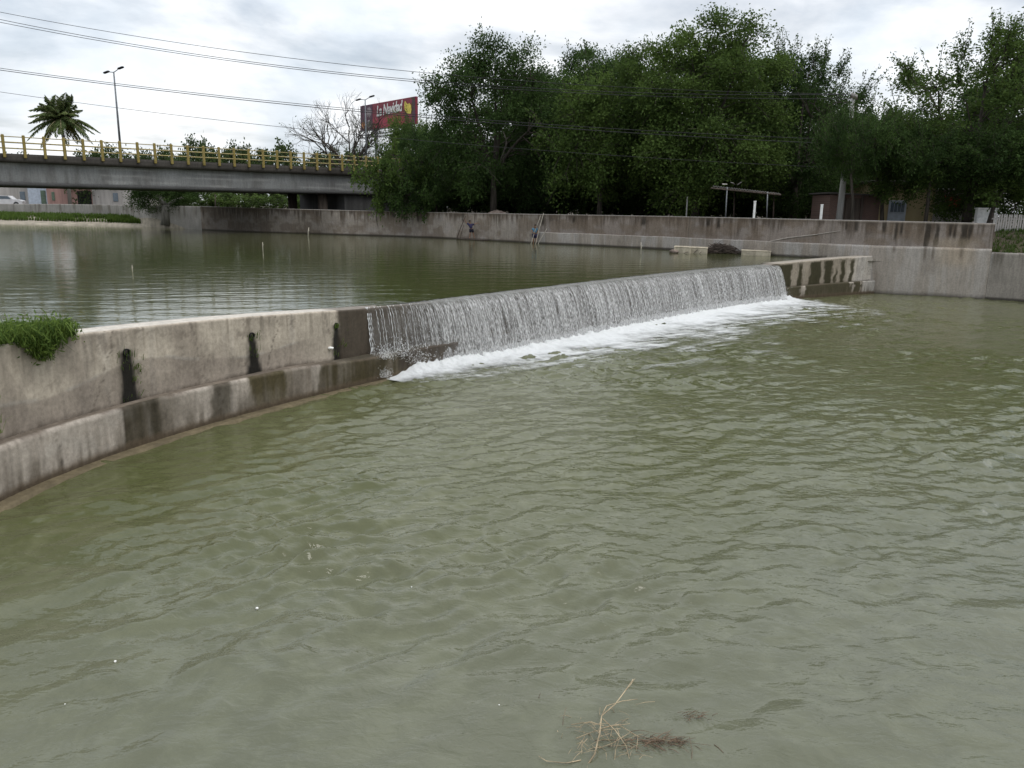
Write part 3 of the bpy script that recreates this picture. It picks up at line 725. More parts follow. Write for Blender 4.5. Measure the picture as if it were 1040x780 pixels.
    grid('plaster_base', P, MT['conc'], RW, C, flip=True)
    # slanting mortar ridge
    m = MB(); pts = []
    for u, v in ((780, 245.3), (800, 241.5), (825, 238.5), (850, 234.5)):
        i = int(np.argmin(np.abs(wU - u))); p = np.array((wX[i], wY[i])) + wN[i] * .03; z = ony(u, v, wY[i])[2]; pts.append((p[0], p[1], z))
    m.tube(pts, [.03, .028, .025, .015], 5); m.build('mortar_ridge', simple('mortar', (.33, .30, .27), .9, .2, 4), RW)
far_wall()
# lower wall at the right edge
def low_wall():
    P0 = onz(1000, 303.5, 0)[:2]; P1 = onz(1040, 306.2, 0)[:2]; d = (P1 - P0) / np.linalg.norm(P1 - P0); nn = np.array((d[1], -d[0]))
    if nn[1] > 0: nn = -nn
    n, nz = 300, 30; s = np.linspace(0.02, 16, n); z = np.linspace(-.3, 2.38, nz); S, Z = np.meshgrid(s, z, indexing='ij')
    P = np.concatenate([P0[None, None] + d * S[..., None] + nn * .07, Z[..., None]], -1)
    n1 = fbm(S * .6, Z, 450); n2 = fbm(S * 4, Z * .4, 451)
    C = np.array((.23, .21, .185)) * (.75 + .5 * n1[..., None]); dt = 2.38 - Z
    C = mixc(C, (.08, .07, .055), .7 * ss(.42, .62, n2) * ss(1.2, .2, dt)); C = mixc(C, (.36, .35, .33), .5 * ss(.5, .7, fbm(S * 2, Z * .5, 455)) * ss(1.3, .5, dt))
    C = mixc(C, (.03, .026, .02), .9 * ss(.16, .05, Z))
    b = np.concatenate([P0[None] + d * s[:, None] - nn * .3, np.full((n, 1), 2.39)], 1)[:, None]; b2 = b.copy(); b2[..., 2] = 1.5
    P = np.concatenate([P, b, b2], 1); C = np.concatenate([C, np.full((n, 2, 3), .3)], 1)
    o = grid('river_wall', P, MT['conc'], None, C, flip=True); tag(o, 'lower grey stained wall below the grassy slope at the right edge', 'wall')
    return P0, P1, d, nn
LW = low_wall()
# old wall behind the shore on the far left
def old_wall():
    pts = np.array([np.append(ony(-260, 210, 104)[:2], -260), np.append(ony(0, 210, 98)[:2], 0), np.append(ony(110, 210, 90)[:2], 110), np.append(np.array((wX[0], wY[0] + .1)), 205)])
    s, X, Y, U = smooth_line(pts, 700); N = wall_normal(X, Y); N *= np.sign(-N[:, 1])[:, None]
    zt = np.interp(U, [-260, 0, 60, 205], [ony(0, 207, 98)[2]] * 2 + [ony(60, 207.2, 94)[2], wZ[0]]); nz = 26; t = np.linspace(0, 1, nz); Z = 1.5 + (zt - 1.5)[:, None] * t
    S = np.repeat(s[:, None], nz, 1); n1 = fbm(S * .3, Z, 460); n2 = fbm(S * 2.5, Z * .25, 461); dt = zt[:, None] - Z
    C = np.array((.27, .255, .235)) * (.75 + .5 * n1[..., None]); C = mixc(C, (.10, .085, .065), .6 * ss(.5, .7, n2) * ss(1.6, .4, dt)); C = mixc(C, (.38, .36, .33), .5 * ss(.55, .7, fbm(S * .4, Z * .3, 466)))
    XY = np.stack([X, Y], -1); P = np.concatenate([np.repeat(XY[:, None], nz, 1), Z[..., None]], -1)
    b = np.concatenate([XY - N * .35, zt[:, None]], 1)[:, None]; b2 = b.copy(); b2[..., 2] -= 1.2
    o = grid('bank_wall', np.concatenate([P, b, b2], 1), MT['conc'], None, np.concatenate([C, np.full((700, 2, 3), .3)], 1), flip=True)
    tag(o, 'old grey wall behind the grassy shore, seen under the bridge at the left', 'wall'); return XY, zt
OWXY, OWZ = old_wall()

# ------------------------------------------------------------------ ground
GZ = 3.42
def ground():
    back = [tuple(p) for p in OWXY[::20]] + [(x, y) for x, y in zip(wX[::15], wY[::15])] + [tuple(LW[0])]
    inner = []
    for i, (x, y) in enumerate(back): inner.append((x, y + .2, GZ))
    m = MB(); V = inner + [(p[0] * 1.0 + 0, 1500, GZ) for p in inner]; n = len(inner); Fc = [(i, i + 1, n + i + 1, n + i) for i in range(n - 1)]
    m.add(V, Fc)
    # extend sideways
    m.add([(-2500, 104, GZ), inner[0], (inner[0][0], 1500, GZ), (-2500, 1500, GZ)], [(0, 1, 2, 3)])
    q = inner[-1]; m.add([(q[0], q[1] + 4.5, GZ), (2500, q[1] + 4.5, GZ), (2500, 1500, GZ), (q[0], 1500, GZ)], [(0, 1, 2, 3)])
    o = m.build('bank_ground', MT['dirt']); tag(o, kind='structure')
    m = MB(); m.add([(-3000, -400, -1.6), (3000, -400, -1.6), (3000, 3000, -1.6), (-3000, 3000, -1.6)], [(0, 1, 2, 3)])
    tag(m.build('riverbed', MT['dirt']), kind='structure')
    # grassy slope behind the low wall on the right
    P0, P1, d, nn = LW; S = np.linspace(-.3, 60, 120); E = np.linspace(.2, 9, 30); SS, EE = np.meshgrid(S, E, indexing='ij')
    Z = 2.35 + (GZ + .02 - 2.35) * ss(0, 4.6, EE) + .12 * (fbm(SS * .8, EE * .8, 470) - .5)
    P = np.concatenate([P0 + d * SS[..., None] - nn * EE[..., None], Z[..., None]], -1)
    tag(grid('slope_ground', P, MT['dirt'], flip=False), kind='structure')
    # near bank under the photographer
    X = np.linspace(-30, 30, 60); Y = np.linspace(-20, 1.6, 40); XX, YY = np.meshgrid(X, Y, indexing='ij'); Z = 2.5 - 2.9 * ss(-1.5, 1.5, YY) + .2 * (fbm(XX * .6, YY * .6, 480) - .5)
    tag(grid('near_bank', np.stack([XX, YY, Z], -1), MT['dirt'], flip=True), kind='structure')
    # sandy shore on the far left
    n = 160; XY = OWXY[np.linspace(0, 640, n).astype(int)]; W = np.stack([onz(u, v, POND)[:2] for u, v in zip(np.linspace(-260, 205, n), np.interp(np.linspace(-260, 205, n), [-260, 0, 100, 150, 205], [222, 227, 228.6, 230.5, 233.4]))])
    t = np.linspace(-.12, 1.02, 26); P = W[:, None] * (1 - t[None, :, None]) + XY[:, None] * t[None, :, None]
    Z = POND + .05 + np.where(t[None] < 0, t[None] * 3, .85 * t[None] ** .8) + .10 * (fbm(P[..., 0] * .5, P[..., 1] * .5, 490) - .5) * (t[None] > 0)
    tag(grid('river_shore', np.concatenate([P, Z[..., None]], -1), MT['sand'], flip=True), kind='structure')
    return W, XY
SHW, SHXY = ground()

# ------------------------------------------------------------------ leaves, trees
def leaf_quads(c, ax, L, Wd, rng):
    n = len(c); r = rng.normal(0, 1, (n, 3)); sd_ = np.cross(ax, r); sd_ /= np.linalg.norm(sd_, axis=1, keepdims=True) + 1e-9
    L = L[:, None]; Wd = Wd[:, None]
    V = np.stack([c, c + ax * L * .45 + sd_ * Wd * .5, c + ax * L, c + ax * L * .45 - sd_ * Wd * .5], 1)
    return V.reshape(-1, 3), np.arange(n * 4).reshape(-1, 4)
def unit(v): return v / (np.linalg.norm(v, axis=-1, keepdims=True) + 1e-9)

def tree_mesh(seed, H=15, R=6, th=3.5, nclump=60, twigs=16, leaves=20, leaf=.30, cr=1.5, shoot=.0, nlimb=5, lean=0, droop=.25, low=.0, trunk_r=.28, flat=.5):
    rng = np.random.RandomState(seed); m = MB()
    top = np.array((lean, 0, th)); m.tube([(0, 0, -.3), (lean * .3, rng.uniform(-.1, .1), th * .5), tuple(top)], [trunk_r * 1.3, trunk_r, trunk_r * .85], 8)
    cz = (H + th * (1 - low)) / 2; rz = H - cz
    cl = []; tries = 0
    while len(cl) < nclump and tries < 6000:
        tries += 1; d = unit(rng.normal(0, 1, 3)); q = d / (np.abs(d) ** 2.8).sum() ** (1 / 2.8) * rng.uniform(.2, 1) ** .45
        p = np.array((q[0] * (R - cr * .6), q[1] * (R - cr * .6), cz + q[2] * (rz - cr * .5)))
        p[:2] += .25 * R * (np.array((vn(d[0] * 2 + 5, d[2] * 2 + 5, seed), vn(d[1] * 2 + 5, d[2] * 2 + 9, seed))) - .5) * 2 * 1.0
        if q[2] < -flat and rng.rand() < .5: continue
        if all(np.linalg.norm(p - x) > cr * .62 for x in cl): cl.append(p)
    cl = np.array(cl)
    lim = []
    for k in range(nlimb):
        a = 2 * PI * (k + rng.uniform(-.3, .3)) / nlimb; rr = R * rng.uniform(.35, .55); e = np.array((rr * math.cos(a) + lean, rr * math.sin(a), cz + rz * rng.uniform(-.25, .35)))
        if k == 0: e = np.array((lean * 1.3, 0, cz + rz * .5))
        mid = top * .5 + e * .5 + np.array((rng.uniform(-.5, .5), rng.uniform(-.5, .5), rng.uniform(0, .8)))
        pts = [top * (1 - t) ** 2 + 2 * mid * t * (1 - t) + e * t * t for t in np.linspace(0, 1, 7)]; lim.append(pts)
        m.tube([tuple(p) for p in pts], list(np.linspace(trunk_r * .62, trunk_r * .22, 7)), 6, cap=False)
    Cs, Ax, Tn = [], [], []
    for c in cl:
        best = None
        for pts in lim:
            for j in range(2, 7):
                dd = np.linalg.norm(pts[j] - c) + (0 if pts[j][2] < c[2] else 1.0)
                if best is None or dd < best[0]: best = (dd, pts[j])
        b = best[1]; mid = (b + c) / 2 + np.array((0, 0, .25 * np.linalg.norm(b - c) * .6))
        m.tube([tuple(b), tuple(mid), tuple(c)], [trunk_r * .22, trunk_r * .15, trunk_r * .07], 4, cap=False)
        outw = unit(c - np.array((0, 0, cz - rz * .3))); tone0 = np.clip(rng.normal(.45, .2), 0, 1) 
        r0 = cr * rng.uniform(.7, 1.3)
        for k in range(twigs):
            d = unit(unit(rng.normal(0, 1, 3)) + outw * .55 + np.array((0, 0, .1))); ln = r0 * rng.uniform(.6, 1.15); sp = rng.rand() < shoot and outw[2] > -.1
            if sp: d = unit(d * .4 + outw * .6 + np.array((0, 0, .65))); ln *= rng.uniform(1.3, 2.3)
            t = np.linspace(.3, 1, leaves + (6 if sp else 0)); P = c + d * (t * ln)[:, None]; P[:, 2] -= droop * (0.3 if sp else 1) * ln * t ** 2
            if k % 3 == 0 or sp: m.tube([tuple(c), tuple(P[len(t) // 2]), tuple(P[-1])], [.025, .018, .008], 3, cap=False)
            P = P + rng.normal(0, .10 if sp else .16, P.shape) * (1 if sp else r0 / 1.2)
            Cs.append(P); Ax.append(unit(d * .5 + rng.normal(0, .75, P.shape) + np.array((0, 0, -.25)))); Tn.append(np.clip(tone0 + rng.normal(0, .16, len(t)), 0, 1))
    Cs = np.concatenate(Cs); Ax = np.concatenate(Ax); Tn = np.concatenate(Tn); n = len(Cs)
    L = leaf * rng.uniform(.6, 1.25, n); V, Q = leaf_quads(Cs, Ax, L, L * rng.uniform(.42, .68, n), rng)
    col = np.repeat(Tn, 4)[:, None] * np.ones(3)
    tm = bpy.data.meshes.new('trunk'); tm.from_pydata(m.v, [], m.f); tm.update(); tm.materials.append(MT['bark']); tm.polygons.foreach_set('use_smooth', np.ones(len(tm.polygons), bool))
    cm = mesh_np('crown', V, Q, col)
    return dict(trunk=tm, crown=cm, H=H + cr * .3, R=R)
def new_tree(kind, mat, name, loc, sx, sz, rz, label, cat='tree', group=None):
    e = empty(name, loc, label, cat, group, rz)
    if True:
        cmn = kind['crown']
        key = 'crown_' + mat
        if key not in kind: 
            c2 = cmn.copy(); c2.materials.clear(); c2.materials.append(MT[mat]); kind[key] = c2
        t = bpy.data.objects.new('trunk', kind['trunk']); c = bpy.data.objects.new('crown', kind[key])
        for o in (t, c): COL.objects.link(o); o.parent = e
    e.scale = (sx, sx, sz); return e
def plant(kind, mat, u, Y, vtop, wpx, label, rz=0, name='broadleaf_tree', cat='tree', gz=GZ, group=None):
    p = ony(u, vtop * .6 + 212 * .4, Y); zt = ony(u, vtop, Y)[2]
    return new_tree(kind, mat, name, (p[0], Y, gz), wpx * Y / F / (2 * kind['R']), (zt - gz) / kind['H'], rz, label, cat, group)

TA = tree_mesh(11, H=16, R=6.2, th=3.6, nclump=98, twigs=30, leaves=34, leaf=.22, cr=2.0, shoot=.0, low=.75, flat=2)
TB = tree_mesh(23, H=15, R=6.0, th=3.2, nclump=92, twigs=28, leaves=32, leaf=.22, cr=1.85, shoot=.015, low=.8, lean=.6, flat=2)
TC = tree_mesh(37, H=14, R=6.2, th=3.0, nclump=90, twigs=20, leaves=28, leaf=.20, cr=1.4, shoot=.20, low=.7, nlimb=6, droop=.12, flat=2)
TH = tree_mesh(53, H=5, R=3.4, th=.5, nclump=46, twigs=13, leaves=16, leaf=.26, cr=1.05, shoot=0, low=.5, trunk_r=.1, droop=.3, flat=2)
TF = tree_mesh(91, H=14, R=6.4, th=3.4, nclump=78, twigs=24, leaves=32, leaf=.21, cr=1.8, shoot=.0, low=.7, nlimb=7, droop=.2, flat=2)
TD = tree_mesh(51, H=5, R=3.2, th=.6, nclump=40, twigs=13, leaves=15, leaf=.24, cr=1.0, shoot=.07, low=.5, trunk_r=.12, droop=.3)
TE = tree_mesh(67, H=9, R=4.2, th=2.6, nclump=46, twigs=24, leaves=28, leaf=.20, cr=1.4, shoot=.03, low=.4, trunk_r=.16, lean=.5)

TG = tree_mesh(67, H=9, R=4.2, th=4.3, nclump=62, twigs=20, leaves=28, leaf=.19, cr=1.25, shoot=.15, low=.0, trunk_r=.15, lean=.9, flat=1.2)
G1 = 'tall trees behind the far wall'
plant(TF, 'leaf_dark', 502, 67, 34, 150, 'tall airy tree with sky gaps, leftmost of the big trees beside the billboard', .4, group=G1)
plant(TB, 'leaf_dark', 596, 74, 38, 125, 'narrow tall tree rising between the airy tree and the tallest crown', 2.1, group=G1)
plant(TE, 'leaf_mid', 612, 62, 66, 120, 'yellowish green tree bulging in front of the dark trees, left of the tallest crown', 1.2, group=G1)
plant(TA, 'leaf_mid', 714, 58, 8, 160, 'tallest dense green tree, its crown reaching the top of the picture', 0.2, group=G1)
plant(TC, 'leaf_dark', 815, 60, 44, 135, 'dark feathery tree with long bare-tipped shoots, right of the tallest tree', 3.6, group=G1)
plant(TB, 'leaf_dark', 770, 66, 55, 140, 'dark tree filling in behind the feathery tree and the open shelter', 5.1, group=G1)
plant(TA, 'leaf_dark', 655, 70, 48, 140, 'dark broad tree half hidden behind the tallest tree', 4.1, group=G1)
plant(TA, 'leaf_dark', 548, 78, 66, 150, 'dark tree closing the gap behind the airy tree and narrow tree', 3.0, group=G1)
plant(TE, 'leaf_dark', 888, 66, 93, 110, 'rounded lower tree in the dip of the tree line, behind the concrete pole', 0, group=G1)
plant(TG, 'leaf_mid', 905, 50, 118, 96, 'small leaning tree with a dark forked trunk in front of the cream house', 2.5, group=G1)
plant(TC, 'leaf_mid', 1000, 49, 22, 190, 'open feathery tree above the right end of the far wall', 1.9, group=G1)
plant(TB, 'leaf_dark', 1060, 56, 40, 200, 'dense dark tree at the right edge behind the picket fence', 0.9, group=G1)
plant(TG, 'leaf_dark', 874, 46.6, 112, 74, 'slim leafy tree half covering the concrete utility pole', 3.4, group=G1)
plant(TG, 'leaf_dark', 948, 47, 128, 92, 'low bushy tree overhanging the wall beside the red awning', 4.2, group=G1)
plant(TG, 'leaf_dark', 1012, 46, 128, 110, 'low drooping tree over the white wall by the picket fence', 5.5, group=G1)
UND = 'shaded undergrowth trees behind the long wall'
for i, (u, Y, vt, wp, lab) in enumerate(((470, 84, 150, 120, 'deep shaded tree beside the bridge end, behind the airy tree'), (520, 84, 140, 130, 'deep shaded tree seen under the airy tree crown'), (575, 86, 130, 130, 'deep shaded tree under the yellowish green tree'), (640, 82, 130, 140, 'deep shaded tree left of the open shelter'), (700, 78, 125, 140, 'deep shaded tree behind the open shelter, below the tallest crown'), (760, 78, 125, 130, 'deep shaded tree behind the right end of the open shelter'), (820, 76, 128, 120, 'deep shaded tree behind the brick shed'), (960, 72, 120, 130, 'deep shaded tree behind the cream house'))):
    plant((TA, TB)[i % 2], 'leaf_dark', u, Y, vt, wp, lab, i * 1.3, group=UND)
UB = 'dark undergrowth bushes under the big trees'
for i in range(15):
    plant(TD, 'leaf_dark', 452 + i * 35, 86 - i * .8, 150 + (i * 31 % 13), 100, 'dark leafy bush in the deep shade under the big trees', i * 2.3, 'bush', 'bush', group=UB)
    u = 448 + i * 36 + (i * 37 % 11) - 5
    plant(TD, 'leaf_dark', u, 75 - i * .95 + (i % 3) * 1.5, 158 + (i * 29 % 19), 74, 'dark leafy bush in the deep shade under the big trees', i * 1.9, 'bush', 'bush', group=UB)
# bush at the bridge end, hanging over the wall
plant(TD, 'leaf_mid', 405, 69.0, 138, 72, 'leafy bush growing over the bridge end in front of the railing', .5, 'bush', 'bush', gz=3.2)
plant(TD, 'leaf_dark', 420, 68.0, 168, 62, 'dark bush spilling over the wall top below the bridge end', 2.2, 'bush', 'bush', gz=3.0)
plant(TE, 'leaf_mid', 420, 88, 109, 64, 'green tree crown covering the lower right corner of the billboard', .7)
plant(TE, 'leaf_dark', 436, 80, 118, 60, 'dark slim tree between the billboard and the tall airy tree', 2.7)
# bushes beyond the bridge
FARG = 'bushy trees beyond the bridge railing'
for i, (u, Y, vt, wp, lab) in enumerate(((100, 118, 141, 46, 'low bush beyond the bridge, right of the coconut palm'), (140, 122, 146, 44, 'low bush beyond the bridge, behind the first street lamp'), (178, 125, 143, 46, 'low bush beyond the bridge under the faint bare twigs'), (206, 118, 133, 40, 'taller shooting bush beyond the bridge, left of the rounded one'), (240, 122, 139, 42, 'light green bush beyond the middle of the railing'), (276, 124, 138, 56, 'rounded dark tree crown beyond the railing, left of the bare tree'), (330, 116, 146, 50, 'bush at the foot of the bare tree beyond the railing'), (20, 125, 150, 50, 'low bush beyond the bridge at the left edge'), (370, 112, 146, 50, 'bush beyond the railing below the billboard'))):
    plant(TH, 'leaf_far', u, Y, vt + 2, wp * 1.25, lab, i * 1.1, 'bush', 'bush', group=FARG)
for i, (u, Y, vt, wp, lab) in enumerate(((205, 92, 196, 60, 'dark bush under the bridge, right of the whitewashed trunk'), (240, 92, 194, 60, 'sunlit bush under the middle of the bridge'), (285, 92, 196, 60, 'bush under the bridge near the dark abutment'), (320, 96, 197, 50, 'bush under the bridge touching the abutment'))):
    plant(TD, 'leaf_mid', u, Y, vt, wp, lab, i * 1.7, 'bush', 'bush', group='bushes seen under the bridge')
# whitewashed tree under the bridge
e = plant(TE, 'leaf_dark', 166, 81.6, 163, 70, 'stout pale-trunked tree in front of the old wall under the bridge', .3, gz=2.3)
tk = MB(); tk.tube([(0, 0, -.3), (.05, 0, .8), (.1, 0, 1.7)], [.62, .5, .42], 10)
tk.tube([(.1, 0, 1.5), (.9, 0, 2.1), (2.2, 0, 2.6)], [.3, .22, .12], 8); tk.tube([(.1, 0, 1.5), (-.5, 0, 2.2), (-1.5, .2, 2.8)], [.28, .2, .1], 8)
sx, _, sz = e.scale
for i, v in enumerate(tk.v): tk.v[i] = (v[0] / sx, v[1] / sx, v[2] / sz)
old = [c for c in e.children if c.name.startswith('trunk')][0]; old.data = old.data.copy(); bpy.data.objects.remove(old)
tk.build('trunk', MT['bark_pale'], e, True)

# bare tree
def bare_tree(u, Y, vb, scale, seed, label, lv=6, leafn=260, th=1.5, spread=1.0, name='bare_tree'):
    rng = np.random.RandomState(seed); m = MB(); tips = []
    def br(p, d, ln, r, k):
        mid = p + d * ln * .5 + rng.normal(0, .05, 3) * ln; e = p + d * ln + rng.normal(0, .05, 3) * ln
        m.tube([tuple(p), tuple(mid), tuple(e)], [r, r * .85, r * .68], 5 if k > 2 else 3, cap=False)
        if k <= 0: tips.append(e); return
        n = 3 if rng.rand() < .45 else 2
        for i in range(n):
            nd = unit(d + rng.normal(0, .42 * spread, 3) + np.array((0, 0, .10))); br(e, nd, ln * rng.uniform(.68, .9), r * (.66 if n == 2 else .58), k - 1)
        if k >= 2:
            nd = unit(d * .5 + rng.normal(0, .6, 3)); br(mid, nd, ln * .55, r * .42, max(0, k - 3))
    p0 = np.array((0, 0, 0.)); m.tube([(0, 0, -.3), (0, 0, th)], [.42 * scale, .34 * scale], 8)
    for a, t in ((-.85, .2), (-.35, -.3), (.1, .4), (.55, -.2), (.95, .2)): br(np.array((0, 0, th)), unit(np.array((a, t, 1.))), 1.85 * scale, .17 * scale, lv - 1)
    p = ony(u, 212, Y); e = empty(name, (p[0], Y, GZ), label, 'tree'); m.build('trunk', MT['bark'], e, True)
    tips = np.array(tips); sel = tips[rng.randint(0, len(tips), leafn)]; low = sel[:, 2] < tips[:, 2].max() * .75; sel = sel[low] + rng.normal(0, .25, (low.sum(), 3))
    if len(sel) > 5:
        V, Q = leaf_quads(sel, unit(rng.normal(0, 1, sel.shape)), np.full(len(sel), .3), np.full(len(sel), .12), rng)
        link('foliage', mesh_np('foliage', V, Q, np.full((len(V), 3), .5)), MT['leaf_far'], e)
    return e
bt = bare_tree(352, 104, 160, 1.30, 4, 'nearly leafless spreading tree beyond the railing, left of the billboard', lv=7, leafn=500, th=4.3)
bt2 = bare_tree(160, 132, 150, .8, 9, 'pale bare twiggy treetop beyond the bridge, right of the first street lamp', lv=5, leafn=0, th=4.0)

# coconut palm
def palm():
    u, Y = 62, 101; p = ony(u, 121, Y); zc = ony(u, 121, Y)[2] - GZ; e = empty('palm_tree', (p[0], Y, GZ), 'tall coconut palm with drooping fronds beyond the bridge railing', 'palm'); rng = np.random.RandomState(3)
    m = MB(); m.tube([(0, 0, -.3), (.15, 0, zc * .4), (.05, 0, zc * .75), (0, 0, zc)], [.24, .19, .16, .17], 9); m.build('trunk', MT['bark_pale'], e, True)
    Vs, Qs, Cs = [], [], []; n0 = 0; r = MB()
    for k in range(50):
        a = k * 2.39996 + rng.uniform(-.2, .2); el = rng.uniform(-.55, 1.35) if k > 5 else 1.2; ln = rng.uniform(3.5, 4.6) * (.85 if el < -.2 else 1)
        h = np.array((math.cos(a), math.sin(a), 0)); t = np.linspace(0, 1, 34); dr = .38 + .26 * rng.rand()
        P = np.outer(t * math.cos(el) * ln, h); P[:, 2] = t * math.sin(el) * ln - dr * ln * t ** 2.1 * (math.cos(el) * .7 + .3); P[:, 2] += zc
        r.tube([tuple(P[i]) for i in (0, 8, 16, 24, 33)], [.045, .035, .028, .018, .008], 4)
        T = unit(np.gradient(P, axis=0)); sd_ = unit(np.cross(T, np.array((0, 0, 1.))))
        dry = el < -.25
        for sgn in (-1, 1):
            for rep in (0, .5):
                q = P[3:] + T[3:] * rep * ln / 34; ll = .88 * np.sin(np.clip(t[3:] * .9 + .12, 0, 1) * PI) ** .6 + .05
                ax = unit(sd_[3:] * sgn * .8 + T[3:] * .55 + np.array((0, 0, -.55)) + rng.normal(0, .10, q.shape))
                V, Q = leaf_quads(q, ax, ll, np.full(len(q), .12), rng); Vs.append(V); Qs.append(Q + n0); n0 += len(V)
                Cs.append(np.full((len(V), 3), np.clip((.95 if dry else .25) + rng.normal(0, .08), 0, 1)))
    link('fronds', mesh_np('fronds', np.concatenate(Vs), np.concatenate(Qs), np.concatenate(Cs)), MT['palm'], e)
    r.build('frond_stem', MT['twig'], e, True)
palm()

# ------------------------------------------------------------------ grass
def blades(C, n, hmin, hmax, seed, lean=.5, wd=.012, down=None):
    rng = np.random.RandomState(seed); i = rng.randint(0, len(C), n); p = C[i] + rng.normal(0, .03, (n, 3)) * np.array((1, 1, .2)); h = rng.uniform(hmin, hmax, n)
    a = rng.uniform(0, 2 * PI, n); d = np.stack([np.cos(a), np.sin(a), 0 * a], -1); le = rng.uniform(.1, 1, n) * lean
    up = np.array((0, 0, 1.)); sd_ = np.stack([-np.sin(a), np.cos(a), 0 * a], -1) * wd * rng.uniform(.6, 1.4, n)[:, None]
    if down is not None: d = unit(d * .7 + down[i] * 1.0)
    m1 = p + up * (h * .55)[:, None] + d * (h * le * .35)[:, None]; tp = p + up * (h * (1 - .45 * le))[:, None] + d * (h * le)[:, None]
    if down is not None: tp = tp - up * (h * le * .5)[:, None]
    V = np.stack([p - sd_, p + sd_, m1 + sd_ * .7, m1 - sd_ * .7, tp], 1); b = np.arange(n) * 5
    Q = np.concatenate([np.stack([b, b + 1, b + 2], -1), np.stack([b, b + 2, b + 3], -1), np.stack([b + 3, b + 2, b + 4], -1)])
    c = np.clip(rng.normal(.45, .25, n), 0, 1); return V.reshape(-1, 3), Q, np.repeat(c, 5)[:, None] * np.ones(3)
def grass_clump():
    rng = np.random.RandomState(8); pts = []; dn = []
    s0, s1 = s_of_u(-60, 2.1), s_of_u(84, 2.1)
    for i in range(2600):
        f = rng.rand() ** .8; s = s0 + (s1 - s0) * f; e = rng.uniform(-.04, .55) * (1 - .5 * f ** 6); q = Wp(np.array(s), e)
        z = float(Ztop(np.array(s))) + .02
        nr = -Nn(np.array(s))
        if rng.rand() < .30 and f > .60: q = Wp(np.array(s), -.05 - .06 * rng.rand()); z -= rng.uniform(0, .62) * ss(.55, .85, f) * vn(np.array(s * 2.5), np.array(0.), 67) * 1.3
        pts.append((q[0], q[1], z)); dn.append((nr[0], nr[1], 0) if e < .15 else (0, 0, 0))
    P_ = np.array(pts); kp = vn(P_[:, 1] * 3.2, P_[:, 0] * 3.2, 66) > .28; V, Q, C = blades(P_[kp], 4600, .08, .46, 9, 1.15, .0065, np.array(dn)[kp] * .5); C = np.clip(C * 1.5 - .35, 0, 1)
    b = P_[kp][rng.randint(0, kp.sum(), 3600)]; b = b + rng.normal(0, .07, b.shape) + np.array((0, 0, 1)) * rng.uniform(-.02, .20, (len(b), 1))
    V2, Q2 = leaf_quads(b, unit(rng.normal(0, 1, b.shape) + np.array((0, 0, .35))), rng.uniform(.05, .13, len(b)), rng.uniform(.018, .035, len(b)), rng)
    Q2 = np.concatenate([Q2[:, [0, 1, 2]], Q2[:, [0, 2, 3]]]) + len(V); C2 = np.repeat(np.clip(rng.normal(.5, .3, len(b)), 0, 1), 4)[:, None] * np.ones(3)
    V = np.concatenate([V, V2]); Q = np.concatenate([Q, Q2]); C = np.concatenate([C, C2])
    o = link('grass_tuft', mesh_np('grass_tuft', V, Q, C), MT['grass']); tag(o, 'thick tuft of green grass spilling over the near weir wall at the left edge', 'grass', kind='stuff')
grass_clump()
def shore_grass():
    rng = np.random.RandomState(18); n = len(SHW); pts = []
    for i in range(5200):
        j = rng.randint(40, int(n * .875)); t = rng.uniform(.22, .95); k = vn(np.array(j * .12), np.array(t * 2), 71)
        if k < .3: continue
        q = SHW[j] * (1 - t) + SHXY[j] * t; pts.append((q[0], q[1], POND + .05 + .85 * t ** .8 - .03))
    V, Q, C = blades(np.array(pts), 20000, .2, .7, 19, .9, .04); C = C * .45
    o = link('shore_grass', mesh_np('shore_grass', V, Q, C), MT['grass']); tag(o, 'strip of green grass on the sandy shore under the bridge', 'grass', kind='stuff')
    P0, P1, d, nn = LW; pts = []
    for i in range(4500):
        s = rng.uniform(-.2, 14); e_ = rng.uniform(.3, 5.5); q = P0 + d * s - nn * e_
        pts.append((q[0], q[1], 2.33 + (GZ - 2.33) * float(ss(0, 4.6, e_))))
    V, Q, C = blades(np.array(pts), 30000, .08, .30, 29, .9, .010); C = C * .8
    o = link('slope_grass', mesh_np('slope_grass', V, Q, C), MT['leaf_mid']); tag(o, 'green grass on the slope below the picket fence', 'grass', kind='stuff')
shore_grass()

# ------------------------------------------------------------------ bridge
BY0, BY1 = 57.0, 57 * 1.377
BA = ony(0, 204, BY0); BB = ony(394, 210, BY1); BD = (BB - BA)[:2]; BLEN = np.linalg.norm(BD); BD = BD / BLEN; BN = np.array((-BD[1], BD[0]))   # BN away from viewer
if BN[1] < 0: BN = -BN
def b_at(u):      # distance along the bridge line seen at column u
    S = np.linspace(-80, 80, 4000); P = np.stack([BA[0] + BD[0] * S, BA[1] + BD[1] * S, np.full(4000, 7.)], -1); ok = P[:, 1] > 20; return float(np.interp(u, proj(P)[ok, 0], S[ok]))
def bz(u, v):
    s = b_at(u); return ony(u, v, BA[1] + BD[1] * s)[2]
BR = empty('bridge', (BA[0], BA[1], 0), 'grey concrete road bridge with yellow railing crossing the pond', 'bridge', rz=math.atan2(BD[1], BD[0]))
s4, s394 = b_at(4.5), b_at(394)
def lin(v0, v1, s, u0=4.5, u1=394):
    z0, z1 = bz(u0, v0), bz(u1, v1); return z0 + (z1 - z0) * (s - s4) / (s394 - s4)
zr = lambda s: lin(137.2, 160.2, s); zp = lambda s: lin(156.0, 173.0, s); zd = lambda s: lin(164.5, 180.0, s); zg = lambda s: lin(188.7, 198.2, s)
